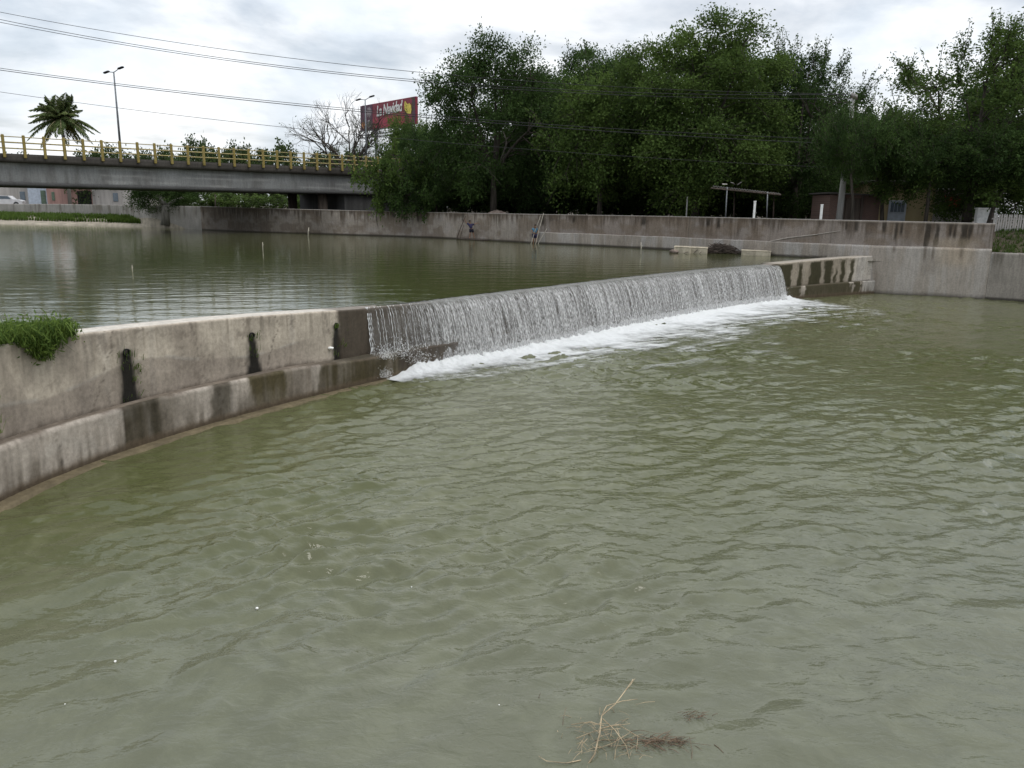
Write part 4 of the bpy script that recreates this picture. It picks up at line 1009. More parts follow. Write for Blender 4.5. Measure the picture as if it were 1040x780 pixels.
def bgrid(name, rows, mat, colf, s0=-55, s1=None, n=500):
    s1 = s1 if s1 is not None else b_at(452); S = np.linspace(s0, s1, n); R = []
    for off, zf, dz in rows: R.append(np.stack([S, np.full(n, off), np.array([zf(x) for x in S]) + dz], -1))
    P = np.stack(R, 1); C = colf(np.repeat(S[:, None], len(rows), 1), P[..., 2]); return grid(name, P, mat, BR, C, smooth=False)
def dense(rows, k):
    out = []
    for (o0, f0, d0), (o1, f1, d1) in zip(rows[:-1], rows[1:]):
        for i in range(k): t = i / k; out.append((o0 * (1 - t) + o1 * t, (lambda x, f0=f0, f1=f1, t=t, d0=d0, d1=d1: (f0(x) + d0) * (1 - t) + (f1(x) + d1) * t), 0))
    return out + [(rows[-1][0], rows[-1][1], rows[-1][2])]
WB = 9.5
def girder_col(S, Z):
    n = fbm(S * .5, Z * .6, 500); n2 = fbm(S * 2.5, Z * .25, 501); n3 = fbm(S * .25, Z * 5, 503)
    C = np.array((.20, .205, .205)) * (.65 + .55 * n[..., None]); C = mixc(C, (.10, .095, .09), .55 * ss(.48, .7, n2)); return mixc(C, (.34, .34, .33), .4 * ss(.55, .72, n3))
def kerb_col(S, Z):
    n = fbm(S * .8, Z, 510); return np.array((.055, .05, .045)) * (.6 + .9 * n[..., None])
bgrid('girder', dense([(.25, zd, 0), (.25, zg, .28)], 12) + dense([(.35, zg, .05), (1.1, zg, 0), (1.1, zg, .9), (4.2, zg, .9), (4.2, zg, 0), (5.3, zg, 0), (5.3, zg, .9), (WB - 1, zg, .9), (WB - 1, zg, 0), (WB - .3, zg, 0), (WB - .3, zd, 0)], 1), MT['conc'], girder_col)
bgrid('kerb', dense([(.24, zd, -.02), (-.12, zd, .02), (-.12, zp, .02), (.30, zp, .02), (.30, zp, -.25), (WB, zp, -.25), (WB, zp, .02), (WB + .35, zp, .02), (WB + .35, zd, 0), (WB - .31, zd, -.02)], 3), MT['conc'], kerb_col)
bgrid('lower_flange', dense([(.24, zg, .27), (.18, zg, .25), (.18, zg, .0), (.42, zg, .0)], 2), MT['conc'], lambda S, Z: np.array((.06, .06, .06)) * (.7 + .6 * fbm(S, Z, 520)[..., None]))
step = (s394 - s4) / 25
pm = MB(); pm.box((0, 0, 0), (.18, .18, 1), bev=.025); pme = None
for side in (-.24,):
    for i in range(-5, 30):
        s = s4 + i * step; h = zr(s) - zp(s) + .32
        if pme is None: o = pm.build('railing_post', MT['yellow'], BR); pme = o.data
        else: o = bpy.data.objects.new('railing_post', pme); COL.objects.link(o); o.parent = BR
        o.location = (s, side, zr(s) - h / 2 + .05); o.scale = (1, 1, h)
for side in (-.24,):
    for f, r in ((.93, .035), (.62, .055), (.30, .05)):
        m = MB(); S = np.linspace(s4 - 5.4 * step, s4 + 29.3 * step, 40); m.tube([(s, side, zp(s) + (zr(s) - zp(s)) * f) for s in S], r, 6); m.build('handrail', MT['rail_pale'], BR, True)
# abutment mass and its pale corner pillar
def babut():
    s0, s1 = b_at(352), b_at(452); m = MB()
    P = [(s0, .5), (s1, .5), (s1, WB), (s0, WB)]; V = [(x, y, 2.0) for x, y in P] + [(x, y, zg(x) - .02) for x, y in P]
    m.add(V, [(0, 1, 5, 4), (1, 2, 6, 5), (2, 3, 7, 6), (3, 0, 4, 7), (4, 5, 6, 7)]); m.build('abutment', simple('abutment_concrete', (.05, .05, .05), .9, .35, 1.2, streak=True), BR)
    for y in (1.4, 7.5): m = MB(); m.tube([(s0 - 1.8, y, 1.0), (s0 - 1.8, y, zg(s0))], .45, 14); m.build('column', MT['wood_dark'], BR, True)
    s = b_at(433.5); m = MB(); m.box((s, .1, 3.0 + (zg(s) - 3.0) / 2), (.55, .7, zg(s) - 3.0 + .3), bev=.04); m.build('corner_pillar', MT['pillar'], BR)
    m = MB(); m.box((b_at(424), .12, 4.4), (1.6, .3, zg(s) - 3.0), bev=.03); m.build('wing_panel', MT['pillar'], BR)
babut()

# street lamps on the bridge (behind the roadway)
def lamp(u, Y, vtop, vbase, label):
    p = ony(u, vbase, Y); zt = ony(u, vtop, Y)[2]; zb = ony(u, vbase, Y)[2]; e = empty('street_lamp', (p[0], Y, zb), label, 'street lamp', 'double-armed lamps along the bridge', rz=math.atan2(BD[1], BD[0]) - PI / 2 + .5); h = zt - zb
    m = MB(); m.tube([(0, 0, -.2), (0, 0, h * .5), (0, 0, h)], [.10, .08, .055], 8); m.build('pole', MT['steel'], e, True)
    m = MB(); m.tube([(-.6, 0, h + .02), (0, 0, h - .05), (.6, 0, h + .22)], .035, 6); m.build('arm', MT['steel'], e, True)
    for sg in (-1, 1):
        m = MB(); m.box((sg * .8, 0, h + .14 + .14 * sg), (.62, .26, .14), bev=.05, rot=Matrix.Rotation(-.22, 3, 'Y')); m.build('lamp_head', MT['black'], e)
    return e
lamp(123, 71, 73, 158, 'tall street lamp with two heads on the bridge, right of the palm')
lamp(372.5, 86, 101, 172, 'street lamp with two heads in front of the billboard')

# billboard
def billboard():
    A = ony(366, 129, 127); Bp = ony(422, 131, 115); W = np.linalg.norm((Bp - A)[:2]); zl = ony(394, 129.5, 121)[2]; zh = ony(394, 103, 121)[2]; Hh = zh - zl
    e = empty('billboard', ((A[0] + Bp[0]) / 2, (A[1] + Bp[1]) / 2, GZ), 'dark red billboard reading La Navidad on a steel frame beyond the bridge', 'billboard', rz=math.atan2(Bp[1] - A[1], Bp[0] - A[0]))
    z0 = zl - GZ
    m = MB(); m.box((0, .25, z0 + Hh / 2), (W, .4, Hh), bev=.03); m.build('panel', MT['bill_red'], e)
    def patch(name, x0, x1, y0, y1, mat, d=.01):
        m = MB(); m.box((-W / 2 + W * (x0 + x1) / 2, .045 - d, z0 + Hh * (1 - (y0 + y1) / 2)), (W * (x1 - x0), .012, Hh * (y1 - y0))); return m.build(name, MT[mat], e)
    patch('dark_band', .004, .24, .01, .985, 'bill_dark'); patch('scarlet_band', .24, .80, .60, .985, 'bill_bright'); patch('dark_edge', .94, .996, .01, .985, 'bill_dark')
    def shape(name, pts, mat, d):
        m = MB(); m.prism([(-W / 2 + W * x, z0 + Hh * (1 - y)) for x, y in pts], .04 - d - .012, .04 - d); return m.build(name, MT[mat], e)
    def oval(cx, cy, rx, ry, n=18, j=0): return [(cx + rx * math.cos(2 * PI * i / n) * (1 + j * math.sin(i * 2.7)), cy + ry * math.sin(2 * PI * i / n) * (1 + j * math.cos(i * 3.1))) for i in range(n)]
    shape('pale_figure', oval(.175, .30, .05, .19, 18, .15), 'bill_grey', .02); shape('round_mark', oval(.17, .77, .05, .16), 'bill_grey', .02); shape('orange_mark', oval(.055, .80, .035, .13), 'bill_orange', .02)
    shape('yellow_emblem', [(.82, .14), (.835, .10), (.85, .18), (.875, .24), (.90, .21), (.93, .30), (.935, .50), (.92, .62), (.87, .58), (.835, .50), (.815, .35)], 'bill_yellow', .02)
    cu = bpy.data.curves.new('lettering', 'FONT'); cu.body = 'La Navidad'; cu.shear = .25; cu.align_x = 'CENTER'; cu.align_y = 'CENTER'; cu.extrude = .01; cu.size = 1
    cu.space_character = .95; cu.offset = .02
    to = bpy.data.objects.new('tmp_text', cu); COL.objects.link(to); bpy.context.view_layer.update()
    me = bpy.data.meshes.new_from_object(to.evaluated_get(bpy.context.evaluated_depsgraph_get())); bpy.data.objects.remove(to)
    me.name = 'lettering'; me.materials.clear(); wv = [v.co.x for v in me.vertices]; tw = max(wv) - min(wv)
    o = link('lettering', me, MT['white'], e); k = W * .47 / tw; o.scale = (k, k * 1.25, 1); o.rotation_euler = (PI / 2, -.035, 0); o.location = (-W / 2 + W * .545, .01, z0 + Hh * .69)
    m = MB()
    for z in (z0 - .15, z0 - .75, z0 - 1.15): m.tube([(-W / 2, -.3, z), (W / 2, -.3, z)], .09, 6)
    for x in np.linspace(-W / 2, W / 2, 7): m.tube([(x, -.3, z0 - .1), (x + .4, -.3, z0 - 1.15)], .05, 5)
    m.build('catwalk', MT['steel'], e)
    for x in (-W * .25, W * .25): m = MB(); m.tube([(x, .5, 0), (x, .5, z0 + .5)], .28, 10); m.build('post', MT['steel'], e, True)
billboard()

# utility pole and cables
PY = 48.5
pb = ony(852, 222, PY); pt = ony(867, 95, PY)
UP = empty('utility_pole', (pb[0], PY, GZ), 'leaning grey concrete utility pole standing behind the wall, left of the brick shed', 'utility pole')
m = MB(); q = pt - np.array((pb[0], PY, GZ)); m.tube([(0, 0, -.2), tuple(q * .5), tuple(q)], [.20, .16, .11], 12); m.build('pole', MT['pole'], UP, True)
m = MB(); m.box((q[0], q[1] - .12, q[2] - .25), (1.1, .09, .11), rz=.9); m.build('crossarm', MT['wood_dark'], UP)
for dx in (-.45, 0, .45):
    m = MB(); m.lathe((q[0] + dx * math.cos(.9), q[1] - .12 + dx * math.sin(.9), q[2] - .2), [(.03, 0), (.07, .04), (.05, .09), (.07, .13), (.02, .18)], 8); m.build('insulator', MT['greyp'], UP, True)
def cable(v0, vm, um, pend, label, r=.018):
    """from the left beyond the frame to the pole: passes column 0 at v0 and column um at vm"""
    E = np.array(pend); Yl = 56.0
    A = ony(0, v0, Yl); d = (A - E); far = E + d * 1.45       # straight chord, then sag
    tA = 1 / 1.45
    # horizontal run known: find sag and end height so the cable passes both points
    def XY(t): return E[:2] + (far[:2] - E[:2]) * t
    ts = np.linspace(.02, .98, 400); us = proj(np.concatenate([np.stack([XY(t) for t in ts]), np.full((400, 1), 10.)], 1))[:, 0]
    tm = float(np.interp(-um, -us, ts)); ym = XY(tm)[1]; zm = ony(um, vm, ym)[2]; tA = float(np.interp(0, -us, ts)); zA = ony(0, v0, XY(tA)[1])[2]
    # z(t)=E.z + b t + c t^2
    Mx = np.array([[tA, tA ** 2], [tm, tm ** 2]]); b, c = np.linalg.solve(Mx, np.array([zA - E[2], zm - E[2]]))
    pts = [(*XY(t), E[2] + b * t + c * t * t) for t in np.linspace(0, 1, 60)]
    m = MB(); m.tube(pts, r, 5); o = m.build('power_cable', MT['black'], None, True); tag(o, label, 'cable', 'cables strung from the utility pole'); return o
top = np.array((pt[0], PY, pt[2]))
cable(10, 73.5, 428, top + (-.3, -.1, -.05), 'uppermost thin power cable, crossing the top left sky', .016)
cable(17.5, 81.5, 428, top + (-.6, -.5, -.12), 'second power cable from the top, upper of a close pair', .018)
cable(20.5, 83.5, 428, top + (.1, .5, -.22), 'third power cable from the top, lower of the close upper pair', .018)
cable(68.5, 106, 310, top + (-.15, -.15, -2.6), 'fourth cable down, upper of the pair passing just above the palm', .018)
cable(70.5, 108, 310, top + (-.15, -.15, -2.85), 'fifth cable down, thicker line just under the fourth', .022)
cable(93, 131.5, 310, top + (-.15, -.15, -4.2), 'lowest thin cable, passing behind the palm fronds height', .014)

# ------------------------------------------------------------------ things on the far bank
def off_wall(u, d, z):      # point d metres in front (+) or behind (-) the wall at column u
    i = int(np.argmin(np.abs(wU - u))); p = np.array((wX[i], wY[i])) + wN[i] * d; return np.array((p[0], p[1], z)), wN[i]
def mound(u, d, rx, ry, h, seed, label, mat='mound', name='rubble_mound', z=GZ):
    p, n = off_wall(u, d, z); rng = np.random.RandomState(seed); na, nr = 40, 16; A = np.linspace(0, 2 * PI, na); R = np.linspace(0, 1, nr); AA, RR = np.meshgrid(A, R, indexing='ij')
    X = p[0] + rx * RR * np.cos(AA) * -n[1] + ry * RR * np.sin(AA) * n[0]; Y = p[1] + rx * RR * np.cos(AA) * n[0] + ry * RR * np.sin(AA) * n[1]; Z = z - .05 + h * (1 - RR ** 2) ** 1.2 * (.8 + .35 * fbm(X * 1.2, Y * 1.2, seed)) + .12 * (fbm(X * 5, Y * 5, seed + 2) - .5) * (1 - RR)
    o = grid(name, np.stack([X, Y, Z], -1), MT[mat], smooth=True); tag(o, label, 'mound'); return o
mound(490, -1.6, 1.5, .9, .75, 1, 'low heap of pinkish rubble behind the wall, above the boy with raised arms')
mound(785, -1.2, 2.0, .8, .48, 2, 'low pale heap of sand behind the wall, right of the shelter', 'sand')
mound(718, -1.2, .8, .5, .42, 3, 'tiny pale heap of sand behind the wall, left of the shelter', 'sand')
# open shelter
def shelter():
    p, n = off_wall(757, -3.2, GZ); e = empty('open_shelter', tuple(p), 'open shelter with thin tin roof on slim poles behind the wall', 'shelter'); Y = p[1]
    def loc(u, v, dy=0): return ony(u, v, Y + dy) - p
    for u0, u1, vt, vb, dy in ((738.5, 737, 190, 222, 0), (779.5, 779, 195, 223, 0), (746, 745.5, 191, 222, 2.6), (786, 785.5, 195, 223, 2.6)):
        a = loc(u1, vb, dy); b = loc(u0, vt, dy); a[2] = 0; m = MB(); m.tube([tuple(a), tuple(b)], .045, 7); m.build('post', MT['steel'] if dy == 0 else MT['wood_dark'], e, True)
    a = loc(724, 189.5); b = loc(792, 197); c = loc(792, 196.2, 3.2); d = loc(724, 188.2, 3.2); n_ = 26
    P = np.zeros((n_ * 4, 2, 3))
    for i in range(n_ * 4):
        t = i / (n_ * 4 - 1); wv = .025 * math.sin(i * PI / 2)
        P[i, 0] = a * (1 - t) + b * t + np.array((0, 0, wv)); P[i, 1] = d * (1 - t) + c * t + np.array((0, 0, wv))
    V = np.concatenate([P.reshape(-1, 3), P.reshape(-1, 3) - np.array((0, 0, .03))]); Q = grid_faces(n_ * 4, 2); Q = np.concatenate([Q, (Q + n_ * 8)[:, ::-1]])
    link('roof', mesh_np('roof', V, Q), MT['tin'], e)
    for a_, b_ in ((loc(722, 191), loc(793, 198)), (loc(724, 190, 2.6), loc(793, 197.5, 2.6))): m = MB(); m.tube([tuple(a_), tuple(b_)], .05, 6); m.build('roof_beam', MT['wood_dark'], e)
    return e
shelter()
m = MB()
p, n = off_wall(738, -2.9, GZ); q0 = ony(735, 187.5, p[1] + .6)
for k, (u, v) in enumerate(((736, 187), (744, 186), (732, 191), (751, 186.5))):
    q = ony(u, v, p[1] + .7); m.box(tuple(q), (.32, .22, .03), rz=k, bev=.012, rot=Euler((.25, .2 * k, k)).to_matrix())
# pale scraps of sheet lying on the shelter roof
tag(m.build('roof_scrap', MT['greyp']), 'pale scraps of sheet lying on the roof of the open shelter', 'scrap')
def post(u, vt, vb, d, label, r=.07, mat='white', name='marker_post', cat='post', group=None):
    p, n = off_wall(u, d, GZ); zt = ony(u, vt, p[1])[2]; m = MB(); h = zt - GZ
    m.box((0, 0, h / 2 - .1), (r * 1.7, r * 1.7, h + .2), bev=.012); m.box((0, 0, h + .01), (r * 2.1, r * 2.1, .05), bev=.012); o = m.build(name, MT[mat]); o.location = p; return tag(o, label, cat, group)
post(755.8, 204.5, 222, -.8, 'short white post standing under the shelter behind the wall', group='white posts behind the wall')
post(825.5, 208, 223, -.8, 'short white post behind the wall, left of the concrete pole', group='white posts behind the wall')
post(674, 200, 219, -2.5, 'thin grey pole among the dark tree trunks, left of the shelter', .045, 'pole', 'thin_pole', 'pole')
# brick shed
def shed():
    p, n = off_wall(867, -8.5, GZ); Y = p[1]; a = ony(842, 212, Y); b = ony(893, 212, Y); W = b[0] - a[0]; zt = ony(867, 198, Y)[2] - GZ
    e = empty('brick_shed', ((a[0] + b[0]) / 2, Y, GZ), 'low reddish brick shed behind the wall beside the concrete pole', 'shed')
    m = MB(); m.box((0, 1.5, zt / 2), (W, 3, zt)); m.build('wall', MT['brick'], e)
    m = MB(); m.box((0, 1.5, zt + .05), (W + .4, 3.4, .08), rot=Matrix.Rotation(.03, 3, 'Y')); m.build('roof', MT['tin'], e)
    for x in (-.22 * W, .14 * W): m = MB(); m.box((x, -.06, zt / 2), (.12, .12, zt)); m.build('pier', MT['wood_dark'], e)
    m = MB(); m.box((-.04 * W, -.03, zt * .45), (.9, .05, zt * .9), bev=.01); m.build('door', MT['wood_dark'], e)
shed()
def cream_house():
    p, n = off_wall(910, -13, GZ); Y = p[1]; a = ony(886, 212, Y); b = ony(948, 212, Y); W = b[0] - a[0]; zt = ony(910, 186, Y)[2] - GZ; x = lambda u: ony(u, 212, Y)[0] - (a[0] + b[0]) / 2
    z = lambda v: ony(910, v, Y)[2] - GZ
    e = empty('cream_house', ((a[0] + b[0]) / 2, Y, GZ), 'small cream house with blue-grey door half hidden by trees', 'house')
    m = MB(); m.box((0, 2.5, zt / 2), (W, 5, zt)); m.build('wall', MT['cream'], e)
    m = MB(); m.box((0, 2.5, zt + .08), (W + .6, 5.6, .16), bev=.03); m.build('roof', MT['tin'], e)
    d0, d1 = x(902), x(920); zt2 = z(203.5)
    m = MB(); m.box(((d0 + d1) / 2, -.03, zt2 / 2), (d1 - d0, .06, zt2), bev=.015); dr = m.build('door', MT['bluep'], e)
    m = MB()
    zc = zt2 * .74
    for i in range(4):
        m.box((d0 + (d1 - d0) * (.2 + .2 * i), -.07, zc), ((d1 - d0) * .17, .03, zt2 * .36), bev=.01)
    m.build('pane', MT['glass'], dr)
cream_house()
def kiosk():
    Y = 56; a = ony(945, 212, Y); b = ony(984, 212, Y); e = empty('kiosk', ((a[0] + b[0]) / 2, Y, GZ), 'small pale kiosk with a red awning glimpsed through the trees', 'kiosk'); W = b[0] - a[0]; zt = ony(964, 193, Y)[2] - GZ
    m = MB(); m.box((0, 1.2, zt / 2), (W, 2.4, zt), bev=.02); m.build('wall', MT['greyp'], e)
    m = MB(); m.box((0, 1.2, zt + .05), (W + .2, 2.7, .1), bev=.02); m.build('roof', MT['white'], e)
    m = MB(); z0 = ony(964, 209, Y)[2] - GZ; z1 = ony(964, 199, Y)[2] - GZ; m.add([(-W * .22, -.02, z1), (W * .26, -.02, z1), (W * .26, -.75, z0), (-W * .22, -.75, z0), (-W * .22, -.02, z1 - .05), (W * .26, -.02, z1 - .05), (W * .26, -.75, z0 - .16), (-W * .22, -.75, z0 - .16)], [(0, 1, 2, 3), (7, 6, 5, 4), (3, 2, 6, 7), (0, 3, 7, 4), (1, 5, 6, 2), (0, 4, 5, 1)]); m.build('awning', MT['red'], e)
kiosk()
m = MB(); Y = 47.0; a = ony(992, 212, Y); b = ony(1012, 212, Y); zt = ony(1000, 212.5, Y)[2]; m.box(((a[0] + b[0]) / 2, Y, (zt + GZ) / 2 - .1), (b[0] - a[0], .3, zt - GZ + .2), bev=.03); m.box(((a[0] + b[0]) / 2, Y, zt + .04), (b[0] - a[0] + .1, .4, .08), bev=.02)
tag(m.build('garden_wall', MT['white']), 'short white garden wall beside the end of the picket fence', 'wall')
def picket():
    Y = 44.5; e = empty('picket_fence', (*ony(1010, 212, Y)[:2], 0), 'pale picket fence on the grassy slope at the right edge', 'fence'); x0 = ony(1010, 212, Y)[0]; zt = ony(1025, 217.5, Y)[2]; zb = ony(1025, 237, Y)[2]; h = zt - zb
    pk = MB(); pk.prism([(-.045, 0), (.045, 0), (.045, h * .96), (0, h), (-.045, h * .96)], -.012, .012); me = None
    for i in range(48):
        if me is None: o = pk.build('picket', MT['greyp'], e); me = o.data
        else: o = bpy.data.objects.new('picket', me); COL.objects.link(o); o.parent = e
        o.location = (.06 + i * .135, -.03, zb + .01 * math.sin(i * 5)); o.rotation_euler = (0, .01 * math.sin(i * 3.3), 0)
    for f in (.25, .75): m = MB(); m.box((3.2, .02, zb + h * f), (6.5, .04, .08)); m.build('rail', MT['greyp'], e)
    m = MB(); m.box((3.2, .05, zb - .28), (6.6, .2, .5), bev=.02); m.build('plinth', MT['wood_dark'], e)
    for i in range(4): m = MB(); m.box((i * 2.1, .08, zb + h / 2 - .1), (.1, .1, h + .3), bev=.01); m.build('post', MT['wood_dark'], e)
picket()

# ------------------------------------------------------------------ houses and car beyond the left shore
def row_house(u0, u1, Y, vt, mat, label, door=None, win=None, roofmat='tin'):
    a = ony(u0, 212, Y); b = ony(u1, 212, Y); W = b[0] - a[0]; cx = (a[0] + b[0]) / 2; zt = ony((u0 + u1) / 2, vt, Y)[2] - GZ
    e = empty('low_house', (cx, Y, GZ), label, 'house', 'low houses across the pond'); m = MB(); m.box((0, 3, zt / 2), (W, 6, zt)); m.build('wall', MT[mat], e)
    m = MB(); m.box((0, 3, zt + .08), (W + .1, 6.5, .16), bev=.03); m.build('roof', MT[roofmat], e)
    if door:
        d0, d1, mt = door; x0 = ony(d0, 212, Y)[0] - cx; x1 = ony(d1, 212, Y)[0] - cx; m = MB(); m.box(((x0 + x1) / 2, -.03, 1.15), (x1 - x0, .08, 2.3), bev=.02); m.build('door', MT[mt], e)
    if win:
        d0, d1, mt = win; x0 = ony(d0, 212, Y)[0] - cx; x1 = ony(d1, 212, Y)[0] - cx; m = MB(); m.box(((x0 + x1) / 2, -.03, 1.5), (x1 - x0, .08, 1.2), bev=.02); m.build('window', MT[mt], e)
    return e
row_house(-40, 30, 118, 178, 'greyp', 'grey plastered house behind the parked car under the bridge', win=(22, 27, 'glass'))
row_house(30, 49, 117, 180, 'bluep', 'pale blue-white house front with dark green side, under the bridge', door=(43, 48, 'greenp'))
row_house(49, 95, 116, 178, 'pink', 'pink house with a wide black doorway under the bridge', door=(80, 94, 'dark'), win=(54, 57, 'greenp'))
row_house(95, 150, 116, 184, 'greyp', 'long low grey-brown house with dark windows, right of the pink house', win=(116, 121, 'glass'))
def car():
    Y = 108; p = ony(9, 212, Y); e = empty('parked_car', (p[0], Y, GZ), 'white car parked under the bridge at the left edge', 'car', rz=.25)
    m = MB(); m.prism([(-1.9, .35), (1.9, .35), (1.95, .75), (1.5, .92), (.85, .98), (.35, 1.42), (-.9, 1.45), (-1.5, 1.0), (-1.95, .95)], -.8, .8); m.build('body', MT['carwhite'], e)
    for y in (-.81, .81):
        m = MB(); m.prism([(-1.2, 1.0), (.65, 1.0), (.28, 1.36), (-.82, 1.38)], y - .005, y + .005); m.build('window', MT['glass'], e)
        for x in (-1.2, 1.2):
            m = MB(); m.tube([(x, y * .88, .33), (x, y * 1.02, .33)], .33, 16); wv = m.build('wheel', MT['tyre'], e, False)
            m = MB(); m.tube([(x, y * 1.02, .33), (x, y * 1.03, .33)], .18, 12); m.build('rim', MT['steel'], wv)
car()

# rocks under the bridge
rng = np.random.RandomState(44)
def rock(p, r, label, mat='mound', group=None, name='rock', cat='rock'):
    n = 14; A = np.linspace(0, 2 * PI, n + 1); Bt = np.linspace(-PI / 2, PI / 2, 9); AA, BB = np.meshgrid(A, Bt, indexing='ij'); sd = int(rng.randint(9999))
    k = .75 + .5 * fbm(np.cos(AA) * 1.3 + 5, np.sin(AA) * 1.3 + BB * 1.3 + 5, sd, 3)
    P = np.stack([r * np.cos(BB) * np.cos(AA) * k * 1.3, r * np.cos(BB) * np.sin(AA) * k, r * .65 * np.sin(BB) * k], -1); P[-1] = P[0]
    o = grid(name, P, MT[mat], smooth=False); o.location = p; return tag(o, label, cat, group)
for u, v, r, lab in ((200, 232, .9, 'dark flat rock at the water edge left of the stick under the bridge'), (212, 232.6, 1.0, 'dark rock lying against the wall foot under the bridge'), (226, 233.4, .8, 'smallest dark rock, rightmost at the wall foot under the bridge')):
    p = onz(u, v, POND); rock((p[0], p[1], POND + .1), r, lab, 'wood_dark', 'dark rocks at the pond edge')

# stakes standing in the pond
for i, (u, vb, vt, lean, r, mat, lab) in enumerate(((313, 240, 231, .12, .05, 'bamboo', 'pale bent stake standing in the pond near the far wall'), (267, 254, 246, .02, .028, 'bamboo', 'thin upright stake in the middle of the pond'), (134.5, 276, 269, .02, .018, 'bamboo', 'faint thin stake in the left part of the pond'), (651, 258, 246, -.05, .03, 'bamboo', 'thin stake in the pond left of the floating blocks'), (698.5, 252.5, 238, -.16, .035, 'wood_dark', 'dark slanting stick against the wall above the floating blocks'), (220, 233, 197, .02, .07, 'wood_dark', 'slim dark forked tree stem standing before the wall under the bridge'))):
    p = onz(u, vb, POND); zt = ony(u, vt, p[1])[2]; h = zt - POND; m = MB(); m.tube([(0, 0, -.5), (lean * h * .2, 0, h * .5), (lean * h, 0, h)], [r, r * .9, r * .6], 6)
    m.tube([(lean * h * .2, 0, h * .5), (lean * h * .2 + .12 * h, .02, h * .72)], [r * .5, r * .3], 5)
    o = m.build('wooden_stake', MT[mat], None, True); o.location = (p[0], p[1], POND); tag(o, lab, 'stake')

# floating blocks and brush heap
def block(u0, u1, vb, vt, dep, label, mat='block', name='concrete_block'):
    a = onz(u0, vb, POND); b = onz(u1, vb, POND); c = (a + b) / 2; zt = ony((u0 + u1) / 2, vt, c[1])[2]; W = np.linalg.norm(b - a); m = MB(); h = zt - POND + .4; rz_ = -.25
    m.box((0, 0, h / 2 - .4), (W, dep, h), bev=.05); m.box((0, 0, h - .4), (W * 1.03, dep * 1.03, .07), bev=.02); m.box((-W * .5 + .05, -dep * .5 - .005, h / 2 - .4), (.08, .05, h * .98), bev=.01); m.box((W * .5 - .05, -dep * .5 - .005, h / 2 - .4), (.08, .05, h * .98), bev=.01)
    o = m.build(name, MT[mat]); o.location = (c[0], c[1] + dep / 2, POND); o.rotation_euler = (.01, .012, rz_); return tag(o, label, 'block', 'blocks half sunk beside the far wall')
block(687, 702, 257.3, 251.0, .9, 'pale square block half sunk in the pond, left of the brush heap')
block(703, 719, 257.5, 251.8, .9, 'browner block touching the brush heap in the pond')
block(757, 782, 259.6, 255.0, .8, 'long low block in the pond between brush heap and abutment')
block(784, 792, 259.4, 255.0, .7, 'small dark crate at the right end of the half sunk blocks', 'wood_dark', 'wooden_crate')
p = onz(684.5, 257, POND); rock((p[0], p[1], POND + .08), .22, 'small grey stone at the left end of the half sunk blocks', 'mound')
def brush(u0, u1, vb, vt, n, label):
    a = onz(u0, vb, POND); b = onz(u1, vb, POND); c = (a + b) / 2; W = np.linalg.norm(b - a); h = ony((u0 + u1) / 2, vt, c[1])[2] - POND; r = np.random.RandomState(7); m = MB()
    for i in range(n):
        x = r.normal(0, .22) * W; k = math.exp(-(x / (W * .3)) ** 2); z = r.uniform(-.05, 1) * h * k * (.55 + .6 * vn(np.array(x * 2.2 + 9), np.array(0.), 3)); y = r.normal(0, .35) * (1 - z / h * .6); an = r.uniform(-.6, .6); ln = r.uniform(.25, .8)
        d = np.array((math.cos(an) * (1 if r.rand() < .5 else -1), r.normal(0, .4), -.3 - .4 * abs(x) / W + r.normal(0, .25))); d = unit(d); p0 = np.array((x, y, z)); m.tube([tuple(p0 - d * ln / 2), tuple(p0 + np.array((0, 0, .04))), tuple(p0 + d * ln / 2)], [.018, .016, .006], 3, cap=False)
    o = m.build('brush_heap', MT['wood_dark']); o.location = (c[0], c[1] + .4, POND); tag(o, label, 'brush heap')
brush(704, 766, 257.6, 248, 1000, 'dark heap of brushwood and twigs stranded between the sunken blocks')

